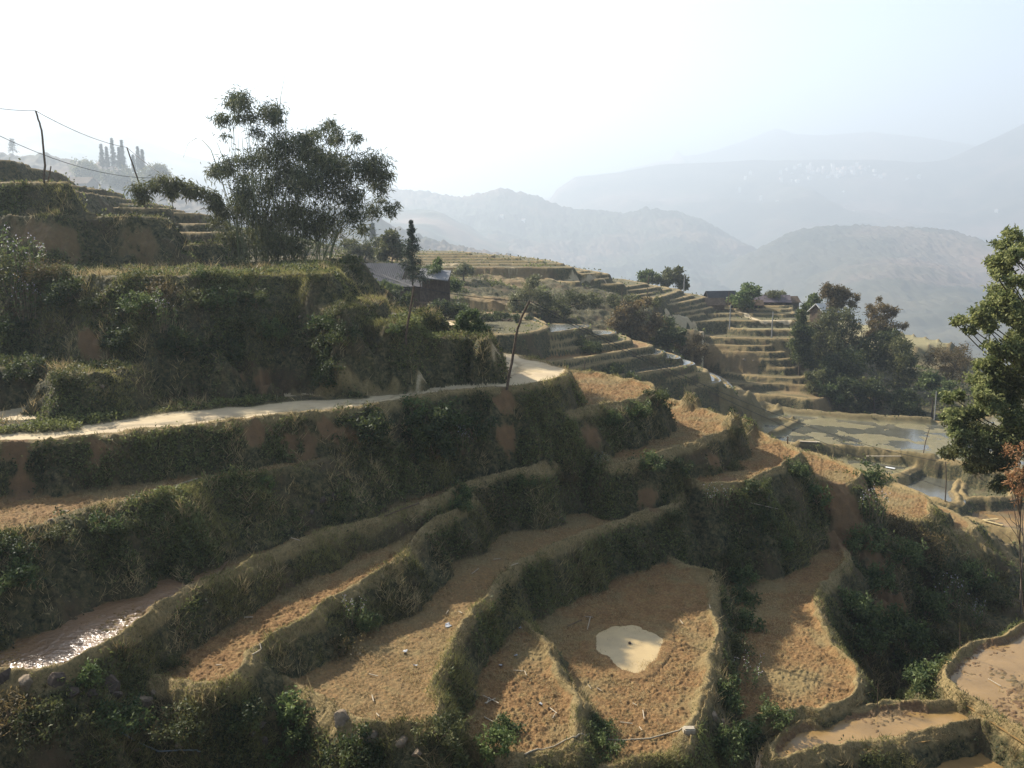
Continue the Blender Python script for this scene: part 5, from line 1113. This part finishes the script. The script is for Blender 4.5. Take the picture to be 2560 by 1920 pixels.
def house(name, label, cat, loc, rz, L_, W_, h, rh, over, roofm, wallm, lean=None, doors=(), seg=1):
    t = thing(name, label, cat, loc, rz=rz)
    hx, hy = L_/2, W_/2; z0 = -1.2
    v = [(-hx,-hy,z0),(hx,-hy,z0),(hx,hy,z0),(-hx,hy,z0),(-hx,-hy,h),(hx,-hy,h),(hx,hy,h),(-hx,hy,h),(-hx,0,h+rh*.97),(hx,0,h+rh*.97)]
    pmesh('wall', v, [(0,1,5,4), (2,3,7,6), (1,2,6,9,5), (3,0,4,8,7)], wallm, t)
    k = rh/hy; e = over; xo = hx+over
    for s in (-1, 1):
        a = [(-xo, s*(hy+e), h-k*e), (xo, s*(hy+e), h-k*e), (xo, 0, h+rh), (-xo, 0, h+rh)]
        if s > 0: a = [a[1], a[0], a[3], a[2]]
        vv, ff = slab(a, -.08); vv2 = vv; pmesh('roof', vv2, ff, roofm, t)
    for (x, w, hh, zz, nm) in doors:
        vv, ff = boxv(x-w/2, x+w/2, -hy-.05, -hy+.05, zz, zz+hh); pmesh(nm, vv, ff, DARKM, t)
    if lean:
        x0, x1, dep, hz, lz = lean; a = [(x0, -hy-dep, lz), (x1, -hy-dep, lz), (x1, -hy+.1, hz), (x0, -hy+.1, hz)]
        vv, ff = slab(a, -.07); pmesh('lean_to_roof', vv, ff, roofm, t)
        for px_ in (x0+.2, (x0+x1)/2, x1-.2):
            vv, ff = boxv(px_-.07, px_+.07, -hy-dep+.15, -hy-dep+.29, z0, lz-.02); pmesh('post', vv, ff, wallm, t)
    return t
DARKM = simple('dark_opening', (.03, .025, .02), (.02, .018, .015), .95, 3)
p = WD(*cv('c2', [(190,604)])[0], 88); house('farmhouse', 'long farmhouse with a grey corrugated roof behind the slim dark tree', 'house', Vector((p.x, 89.5, p.z-.9)), math.radians(-9), 5.4, 4.8, .6, 1.7, .3, ROOFM, WOODM, doors=((-1.6,.8,.8,-.1,'door'), (1.2,.7,.4,.3,'window')))
p = WD(*cv('c2', [(392,640)])[0], 84.5); house('annex', 'low grey roofed annex between farmhouse and open shed', 'outbuilding', Vector((p.x, 85, p.z-.9)), math.radians(-14), 2.6, 2.2, .8, .5, .2, ROOFM, WOODM, doors=((0,.6,.8,-.1,'door'),))
# open shed with a tilted sheet roof on posts, boards half way up
sb = WD(*cv('c2', [(535,722)])[0], 82); sh = thing('open_shed', 'small open wooden shed on posts with a tilted pale roof', 'shed', sb, rz=math.radians(-8))
vv, ff = slab([(-3.2,-1.9,2.2),(3.1,-1.9,1.85),(3.0,1.9,2.75),(-3.1,1.9,3.0)], -.09); pmesh('roof', vv, ff, simple('pale_roof', (.24,.23,.22), (.16,.15,.14), .8, 3), sh)
for x in (-2.6, -.9, .9, 2.5):
    for y in (-1.5, 1.5):
        vv, ff = boxv(x-.08, x+.08, y-.08, y+.08, -.8, 2.1+(y > 0)*.6); pmesh('post', vv, ff, WOODM, sh)
vv, ff = boxv(-2.9, 2.8, 1.3, 1.42, -.3, 2.2); pmesh('back_wall', vv, ff, WOODM, sh)
vv, ff = boxv(-2.6, -.9, -1.45, -1.35, -.3, 1.1); pmesh('board_wall', vv, ff, WOODM, sh)
vv, ff = boxv(-3.0, 2.9, -1.8, 1.8, -.45, -.32); pmesh('floor', vv, ff, WOODM, sh)
sh.scale = (.46, .46, .9)
# hillside huts at right
def onp(tag_, x, y, d): return WD(*cv(tag_, [(x, y)])[0], d)
p = onp('c3', 462, 640, 133); house('hut', 'dark roofed hut at the top of the right terraces, left of the bright green tree', 'hut', Vector((p.x, p.y, ground(p.x, p.y))), math.radians(12), 4.2, 2.6, .8, 1.2, .3, simple('dark_roof', (.07,.065,.06), (.04,.038,.035), .9, 3), WOODM, doors=((-1.5,.8,.8,0,'door'),(1.6,.6,.4,.4,'window')))
p = onp('c3', 425, 690, 128.3); house('straw_hut', 'brown thatched lean hut in front of the dark roofed hut', 'hut', Vector((p.x, p.y, ground(p.x, p.y))), math.radians(5), 2.6, 1.6, .7, .8, .2, THATCH, THATCH)
p = onp('c3', 610, 690, 130); house('cattle_shed', 'long low brown shed under the bright green tree', 'shed', Vector((p.x, p.y, ground(p.x, p.y))), math.radians(-4), 4.4, 1.6, .55, .6, .2, THATCH, WOODM, doors=((-2,.8,.6,0,'door'),(1.5,.8,.6,0,'door')))
p = onp('c3', 745, 690, 133); house('low_house', 'low house with a purplish brown roof right of the brown bamboo bush', 'house', Vector((p.x, p.y, ground(p.x, p.y))), math.radians(-6), 5.2, 2.4, .6, .8, .3, simple('tile_roof', (.17,.13,.13), (.11,.085,.085), .9, 4), WOODM, doors=((2.5,.8,.7,0,'door'),))
p = onp('c3', 845, 690, 133); house('low_house', 'smaller brown roofed house beside the purplish brown roof', 'house', Vector((p.x, p.y, ground(p.x, p.y))), math.radians(10), 2.8, 2, .5, .7, .2, THATCH, WOODM)
p = onp('c3', 1062, 700, 117); house('white_roofed_house', 'house with a bright white roof between the bamboo clumps', 'house', Vector((p.x, p.y, p.z-.5)), math.radians(28), 2.9, 2.2, .9, .9, .25, WHITE, WOODM, doors=((0,.6,.7,0,'door'),))
p = onp('c1', 640, 622, 640); house('hazy_house', 'hazy house with a pale gable on the ridge left of the big bamboo', 'house', Vector((p.x, p.y, p.z-1.5)), math.radians(8), 14, 9, 2.5, 3, 1, ROOFM, simple('pale_gable', (.4,.38,.35), (.3,.28,.26), .8, 2))
p = onp('c1', 385, 565, 660); house('hazy_house', 'hazy grey roofed house among the bushes at far left', 'house', Vector((p.x, p.y, p.z-2)), math.radians(-12), 26, 12, 3, 4, 1.4, THATCH, WOODM)
# ------------------------------------------------------------------ the far town
rr = np.random.default_rng(31)
def tiny(w, h, k):
    hx = w/2; v = [(-hx,-hx,-4),(hx,-hx,-4),(hx,hx,-4),(-hx,hx,-4),(-hx,-hx,h),(hx,-hx,h),(hx,hx,h),(-hx,hx,h),(-hx,0,h+w*.25),(hx,0,h+w*.25)]
    me = bpy.data.meshes.new('town_house'); me.from_pydata(v, [], [(0,1,5,4), (2,3,7,6), (1,2,6,9,5), (3,0,4,8,7), (4,5,9,8), (7,8,9,6)]); me.materials.append(TOWNM[k]); me.materials.append(TOWNR)
    me.polygons[4].material_index = 1; me.polygons[5].material_index = 1; return me
TOWNM = [simple('town_white', (.9,.88,.84), (.8,.78,.74), .8, .1), simple('town_pink', (.8,.6,.5), (.7,.5,.42), .8, .1)]
TOWNR = simple('town_roof', (.55,.40,.34), (.40,.30,.27), .9, .1)
TM = [tiny(9, 10, 0), tiny(13, 8, 0), tiny(8, 14, 0), tiny(11, 9, 1)]
HZ = {}
def hillhit(u, v, XYZ):
    X, Y, Z = XYZ; x, y, w = ray(u, v)
    r = X/Y-x/y; s = Z/Y-w/y; e = r*r+s*s; i = np.unravel_index(np.argmin(e), e.shape); return Vector((X[i], Y[i], Z[i]))
for k in range(92):
    if k < 66: u = rr.normal(1830, 75); v = 372+rr.normal()*7-abs(u-1840)*.01; H_ = TOWNHILL
    elif k < 80: u = rr.uniform(1640, 1780); v = rr.uniform(362, 395); H_ = TOWNHILL
    else: u = rr.uniform(1560, 2190); v = rr.uniform(350, 470); H_ = TOWNHILL
    p = hillhit(u, v, H_); o = place(TM[rr.integers(0, 4)], 'town_house', None, p); o.rotation_euler = (0, 0, rr.random()*6.28); s = rr.uniform(.7, 1.6); o.scale = (s, s, s)
    tag(o, 'tiny pale house of the far town on the hazy mountain slope', 'house', 'houses of the far town')
for (u, v, lb) in [(1085,470,'faint white roofs on the forested hill in the centre'), (1130,478,'faint white spot of a house right of centre on the forested hill'), (985,475,'faint pale house at the left of the central forested hill')]:
    p = hillhit(u, v, MIDHILL); o = place(TM[1], 'hill_house', None, p); o.scale = (.8, .8, .8); tag(o, lb, 'house')
# ------------------------------------------------------------------ rocks
ROCKM = simple('field_stone', (.30, .22, .14), (.12, .09, .06), .95, 5, .2, .02)
DROCK = simple('shaded_stone', (.12, .085, .06), (.05, .038, .028), .95, 5, .2, .02)  # stone of a darker brown colour
def rock(tag_, x, y, w, h, label, mat=ROCKM, seed=0, flat=1., group='stones along the terrace ends'):
    p = hit(*cv(tag_, [(x, y)])[0]); d = p.y; r = w*CR[tag_][2]/F*d/2; hh = h*CR[tag_][2]/F*d/2
    bm = bmesh.new(); bmesh.ops.create_icosphere(bm, subdivisions=4, radius=1)
    rs = np.random.default_rng(seed+int(x)); pl = unit(rs.normal(size=(11, 3))); off = rs.uniform(.48, .8, 11)
    for v in bm.verts:
        c = np.array(v.co)
        for n_, o_ in zip(pl, off):
            k = c@n_-o_
            if k > 0: c = c-n_*k*.97
        c = c*(1+.035*math.sin(9*c[0]+x)*math.sin(8*c[1]+y)+.02*math.sin(23*c[2]+17*c[0])); v.co = (c[0]*r, c[1]*r*.9, c[2]*hh)
    me = bpy.data.meshes.new('stone'); bm.to_mesh(me); bm.free(); me.materials.append(mat)
    o = place(me, 'stone', None, p+Vector((0, r*.35, hh*.05))); o.rotation_euler = (0, 0, rs.random()*.6); tag(o, label, 'stone', group); return o
for a in [('c5',25,1110,90,140,'dark upright stone at the left edge of the muddy field',DROCK), ('c5',150,1150,130,110,'broad pale stone in front of the muddy field',ROCKM), ('c5',320,1130,130,110,'brown stone at the front of the muddy field corner',DROCK), ('c5',400,1200,90,90,'dark stone below the muddy field corner',DROCK),
          ('c5',600,1150,120,130,'large dark stone right of the muddy field corner',DROCK), ('c5',640,1200,70,80,'small dark stone under the large dark stone',DROCK), ('c5',500,1190,80,80,'dark stone between the corner stones',DROCK), ('c5',795,1245,100,90,'pale orange stone left of the olive front bush',ROCKM), ('c5',850,1200,50,80,'narrow pale stone standing behind the pale orange stone',ROCKM),
          ('c6',130,1400,170,120,'largest rounded boulder at the front end of the shaded field',ROCKM), ('c6',262,1490,170,90,'flat topped pale boulder right of the largest boulder',ROCKM), ('c6',460,1540,125,115,'round pale boulder in the middle of the boulder row',ROCKM), ('c6',560,1595,75,80,'small pale boulder at the right end of the boulder row',ROCKM),
          ('c5',745,1520,70,45,'pale stone lying alone on the front bank',ROCKM), ('c5',1440,1365,80,50,'stone half hidden beside the bright front bush',DROCK), ('c5',1390,1420,60,50,'stone in the lower wall left of the flat boulder',DROCK), ('c5',1460,1450,60,70,'lowest stone of the small wall below the bright front bush',DROCK), ('c5',1000,1490,90,40,'flat brown stone near the bottom edge',ROCKM),
          ('c5',350,182,55,32,'pale stone lying on the narrow ledge',ROCKM), ('c5',275,228,40,22,'small flat stone near the ledge lip',ROCKM), ('c5',1780,130,60,50,'rough stone in the terrace bank below the ledge',DROCK), ('c5',1840,100,60,50,'paler rough stone at the top of the group in the bank',DROCK), ('c5',1720,190,50,40,'lower rough stone of the group in the bank',DROCK),
          ('c4',1277,300,30,20,'yellowish stone in the weeds above the wall',ROCKM), ('c4',430,600,34,26,'pale stone at the foot of the bare earth scar',ROCKM), ('c7',355,1420,40,60,'grey stone at the foot of the puddle field bank',ROCKM), ('c7',395,1445,30,40,'small grey stone next to the grey stone',ROCKM),
          ('c3',600,978,26,18,'pale boulder on the stepped slope',ROCKM), ('c3',655,990,18,12,'small boulder right of the pale boulder on the stepped slope',ROCKM), ('c3',235,932,40,16,'sunlit rock at the left of the stepped slope',ROCKM)]:
    rock(*a[:6], mat=a[6], seed=3)
# the white block at the corner of the puddle field
p = hit(*cv('c7', [(232, 1495)])[0]); vv, ff = boxv(-.15, .15, -.1, .1, -.1, .13)
bm = bmesh.new(); me = bpy.data.meshes.new('stone_block'); me.from_pydata(vv, [], ff); bm.from_mesh(me); bmesh.ops.bevel(bm, geom=bm.edges[:], offset=.03, segments=2, affect='EDGES'); bm.to_mesh(me); bm.free(); me.materials.append(simple('whitish_stone', (.42,.36,.26), (.28,.22,.15), .9, 6))
o = place(me, 'stone_block', None, p+Vector((0, 0, .03))); o.rotation_euler = (0, .05, .1); tag(o, 'whitish stone block at the lower right corner of the puddle field', 'stone block')
# the lump in the puddle
p = W(1361, 1390, -12.37); bm = bmesh.new(); bmesh.ops.create_icosphere(bm, subdivisions=2, radius=.05)
for v in bm.verts: v.co *= 1+.2*math.sin(40*v.co.x+9)
me = bpy.data.meshes.new('mud_lump'); bm.to_mesh(me); bm.free(); me.materials.append(DROCK); o = place(me, 'mud_lump', None, Vector((p[0], p[1], -12.36))); tag(o, 'small dark lump sticking out of the milky puddle', 'clod')
# ------------------------------------------------------------------ hoses, planks, sticks and litter
def lying(name, label, cat, tag_, pts, r, mat, lift=.02, group=None, n=None):
    P = []
    for u, v in cv(tag_, pts):
        p = hit(u, v)
        if p is not None: P.append(np.array(p)+np.array([0, 0, lift]))
    if len(P) < 2: return
    o_ = P[0]; Q = [P[0]]
    for a, b in zip(P[:-1], P[1:]):
        for s in np.linspace(0, 1, n or 4)[1:]:
            c = a+(b-a)*s; c[2] = max(c[2], ground(c[0], c[1])+r*.7) if cat != 'stick' else c[2]; Q.append(c)
    c, f = tube_arr([q_-o_ for q_ in Q], [r, r], 6); o = place(raw_mesh(name, c, f, 4, mat, True), name, None, Vector(o_)); tag(o, label, cat, group); return o
HOSE = simple('hose', (.32, .26, .17), (.22, .18, .12), .7, 3)
PIPE = simple('grey_pipe', (.22, .25, .25), (.15, .17, .17), .6, 3)
lying('hose', 'long pale hose lying across the front of the wedge field and puddle field', 'hose', 'c6', [(1180,1590),(1350,1540),(1420,1500),(1470,1492),(1600,1500),(1750,1508),(1900,1495),(2000,1470),(2070,1448),(2160,1425)], .022, HOSE, n=8)
lying('pipe', 'thin grey pipe lying over the dark front bank at lower left', 'pipe', 'c5', [(660,1400),(720,1440),(800,1482),(880,1515),(960,1528),(1050,1526),(1110,1518)], .016, PIPE, .06, n=6)
STICK = simple('bleached_stick', (.48, .39, .27), (.30, .24, .16), .8, 12); PLANK = simple('plank', (.5, .38, .17), (.36, .26, .12), .85, 6)
STK = [('c6',[(1525,793),(1572,796)],'crossbar of sticks left of the milky puddle'),('c6',[(1558,798),(1540,868)],'short stick hanging from the crossbar left of the puddle'),('c6',[(1425,850),(1508,812)],'grey slanting stick left of the puddle'),
 ('c6',[(1115,1105),(1175,1112)],'pale stick in the upper wedge field'),('c6',[(1180,1112),(1190,1140)],'bright bamboo sheath in the upper wedge field'),('c6',[(1325,1325),(1365,1355)],'pale bamboo sheath in the lower wedge field'),('c6',[(1340,1380),(1355,1355)],'small sheath next to the pale sheath of the wedge field'),
 ('c6',[(1860,1335),(1868,1385)],'pale sheath standing out in the lower puddle field'),('c6',[(1802,1292),(1825,1310)],'small pale sheath in the middle of the puddle field'),('c6',[(1545,1190),(1562,1210)],'small stick at the left edge of the puddle field'),('c6',[(1595,1205),(1622,1222)],'thin stick in the left of the puddle field'),
 ('c6',[(1840,1430),(1855,1450)],'short chip low in the puddle field'),('c6',[(1730,1405),(1800,1412)],'thin straw lying low in the puddle field'),('c6',[(325,1355),(342,1375)],'white chip at the front of the shaded field'),('c6',[(300,1250),(310,1285)],'small pale stick in the shade at the front of the shaded field'),
 ('c6',[(283,1128),(335,1138)],'curved pale stick in the middle of the shaded field'),('c6',[(940,1255),(1030,1300)],'pale leaf litter stick in the lower left of the wedge shadow'),('c6',[(950,1300),(1010,1270)],'crossed pale stick in the wedge shadow'),('c6',[(975,1262),(960,1300)],'third pale stick in the wedge shadow'),
 ('c6',[(945,1380),(1000,1402)],'pale sticks at the bottom of the wedge shadow'),('c6',[(1012,1395),(1030,1362)],'slanting stick at the bottom of the wedge shadow'),('c6',[(370,215),(570,142)],'long grey pole lying along the second terrace lip'),('c6',[(875,545),(915,515)],'pale twig in the upper shaded field'),
 ('c6',[(1000,465),(1040,458)],'small twig near the bend of the long shaded field'),('c6',[(1100,500),(1140,488)],'twig beside the bend of the long shaded field'),('c6',[(725,780),(740,760)],'short white twig in the middle shaded field'),('c6',[(800,765),(820,778)],'short white twig left of the brown rim'),
 ('c5',[(1395,975),(1440,948)],'pale curved branch on the red soil strip'),('c5',[(1445,945),(1438,915)],'upright fork of the pale curved branch'),('c5',[(1195,1035),(1228,1032)],'white chip on the red soil strip'),('c5',[(225,970),(250,975)],'white chip in the muddy field'),
 ('c5',[(1135,668),(1150,698)],'pale stick on the bank above the red soil strip'),('c5',[(1350,770),(1400,765)],'pale twig in the shaded red soil strip'),('c5',[(1610,335),(1660,345)],'pale straw on the upper muddy terrace'),
 ('c4',[(745,1018),(840,985)],'thin pole lying on the narrow ledge'),('c7',[(190,960),(205,980)],'small dark twig in the upper puddle field'),('c7',[(330,885),(335,905)],'small pale straw near the puddle field rim'),
 ('c7',[(1145,878),(1200,898)],'white stick on the gully slope'),('c7',[(1660,1240),(1720,1275)],'pale straw lying in the flooded corner field'),('c8',[(1750,930),(1900,960)],'long pale branch lying on the weeds under the third terrace')]
for tg, pts, lb in STK: lying('stick', lb, 'stick', tg, pts, .014 if 'pole' not in lb else .02, STICK if 'grey' not in lb else POSTM, .035, 'sticks and bamboo sheaths lying on the fields', n=3)
def plank(label, tg, pts, w, mat=PLANK, name='plank'):
    a = hit(*cv(tg, [pts[0]])[0]); b = hit(*cv(tg, [pts[1]])[0])
    if a is None or b is None: return
    m_ = (a+b)/2; m_.z = max(a.z, b.z)+.06; L_ = (b-a).length; vv, ff = boxv(-L_/2, L_/2, -w/2, w/2, -.025, .025)
    o = pmesh(name, vv, ff, mat, None, m_); o.rotation_euler = (0, 0, math.atan2(b.y-a.y, b.x-a.x)); tag(o, label, 'plank', 'planks lying by the flooded plots')
plank('yellow board lying beside the brown pool at right, upper one', 'c7', [(1635,482),(1705,492)], .2)
plank('yellow board lying beside the brown pool at right, lower one', 'c7', [(1640,492),(1730,508)], .2)
plank('long pale plank lying on the bank behind the fourth terrace', 'c7', [(760,124),(858,126)], .3, STICK)
plank('pale pole laid across the green pond', 'c7', [(1080,216),(1240,208)], .14, STICK)
plank('white board floating in the green pond', 'c7', [(1170,228),(1215,236)], .3, WHITE)
PAPER = simple('paper', (.42, .42, .41), (.22, .22, .22), .8, 9)
for k, (x, y, s, lb) in enumerate([(740,842,60,'crumpled white scrap on the brown soil strip'), (490,997,50,'pale scrap in the shaded field left of the brown soil'), (1152,858,46,'pale scrap at the tip of the wedge field'), (1128,1020,36,'bluish scrap on the shaded side of the wedge field'), (1042,1077,34,'small bluish scrap at the left foot of the wedge field'),
                             (550,1077,40,'small grey scrap beside the sunlit soil'), (1270,1302,40,'wet shiny patch of foil in the lower wedge field')]):
    p = hit(*cv('c6', [(x, y)])[0]); r = s*.375/F*p.y/2*.7; rs = np.random.default_rng(k); v = [(0, 0, .03)]; m_ = 9
    for j in range(m_): a = j/m_*6.28; q_ = r*rs.uniform(.7, 1.15); v.append((math.cos(a)*q_, math.sin(a)*q_*1.1, rs.uniform(0, .06)))
    n0 = len(v); v += [(a_, b_, c_-.006) for a_, b_, c_ in v]
    ff = [(0, j+1, (j+1) % m_+1) for j in range(m_)]+[(n0, n0+(j+1) % m_+1, n0+j+1) for j in range(m_)]+[(j+1, n0+j+1, n0+(j+1) % m_+1, (j+1) % m_+1) for j in range(m_)]
    o = pmesh('paper_scrap', v, ff, PAPER, None, p+Vector((0, 0, .015))); tag(o, lb, 'litter', 'scraps lying on the fields')
# seep of water on the road beside the wall
P = [hit(*q_) for q_ in cv('c8', [(478,235),(505,250),(522,275),(500,290),(480,303),(462,300),(475,280),(490,262)])]
zz = max(q_.z for q_ in P if q_)+.004; P = smooth_poly(np.array([(q_.x, q_.y) for q_ in P if q_])); sheet('road_puddle', [tuple(x) for x in P], -5.985, WM['grey'])
print('things', round(time.time()-T0, 1))
ZLOW = -1250; ZTOP = 760; HAZE = .00051; EXPO = 1.7
# ------------------------------------------------------------------ camera, sun, sky, haze
cam = bpy.data.cameras.new('camera'); co_ = bpy.data.objects.new('camera', cam); COL.objects.link(co_)
co_.location = (0, 0, 0); co_.rotation_euler = (math.pi/2-TH, 0, 0)
cam.sensor_fit = 'HORIZONTAL'; cam.sensor_width = 36; cam.lens = 36*F/2212; cam.clip_start = .2; cam.clip_end = 30000
SC.camera = co_
SUN_AZ, SUN_EL = 47, 36                      # degrees left of the view, above the horizon
L = bpy.data.lights.new('sun', 'SUN'); L.energy = 5.0; L.angle = math.radians(.6); L.color = (1, .94, .83)
lo = bpy.data.objects.new('sun', L); COL.objects.link(lo)
sd = Vector((-math.sin(SUN_AZ*DEG)*math.cos(SUN_EL*DEG), math.cos(SUN_AZ*DEG)*math.cos(SUN_EL*DEG), math.sin(SUN_EL*DEG)))
lo.rotation_euler = sd.to_track_quat('Z', 'Y').to_euler()
wd = bpy.data.worlds.new('World'); SC.world = wd; wd.use_nodes = True; nt = wd.node_tree
bg = nt.nodes['Background']; sky = nt.nodes.new('ShaderNodeTexSky'); sky.sky_type = 'NISHITA'; sky.sun_disc = False
sky.sun_elevation = SUN_EL*DEG; sky.sun_rotation = -SUN_AZ*DEG; sky.altitude = 1200; sky.air_density = 1.0; sky.dust_density = 3.0; sky.ozone_density = 1.5
nt.links.new(sky.outputs[0], bg.inputs[0]); bg.inputs[1].default_value = .07
bx0, bx1, by0, by1, bz0, bz1 = -7600, 7600, -200, 7600, ZLOW-1, ZTOP+5
v = [(x, y, z) for x in (bx0, bx1) for y in (by0, by1) for z in (bz0, bz1)]
me = bpy.data.meshes.new('haze'); me.from_pydata(v, [], [(0,1,3,2),(4,6,7,5),(0,4,5,1),(2,3,7,6),(0,2,6,4),(1,5,7,3)])
hz = bpy.data.objects.new('haze', me); COL.objects.link(hz); hz['kind'] = 'stuff'; hz['label'] = 'pale blue haze filling the valley air'; hz['category'] = 'haze'
m, nt = newmat('haze_air'); q = N(nt); pv = q.n('ShaderNodeVolumePrincipled'); pv.inputs['Density'].default_value = HAZE
pv.inputs['Color'].default_value = (.78, .885, 1, 1); pv.inputs['Anisotropy'].default_value = .3
o_ = q.n('ShaderNodeOutputMaterial'); q.L(pv.outputs[0], o_.inputs['Volume']); me.materials.append(m)
vs = SC.view_settings; vs.view_transform = 'Standard'; vs.look = 'None'; vs.exposure = EXPO; vs.gamma = 1; vs.use_curve_mapping = False
SC.cycles.use_adaptive_sampling = False
SC.render.resolution_x = 1024; SC.render.resolution_y = 768
print('done', round(time.time()-T0, 1))
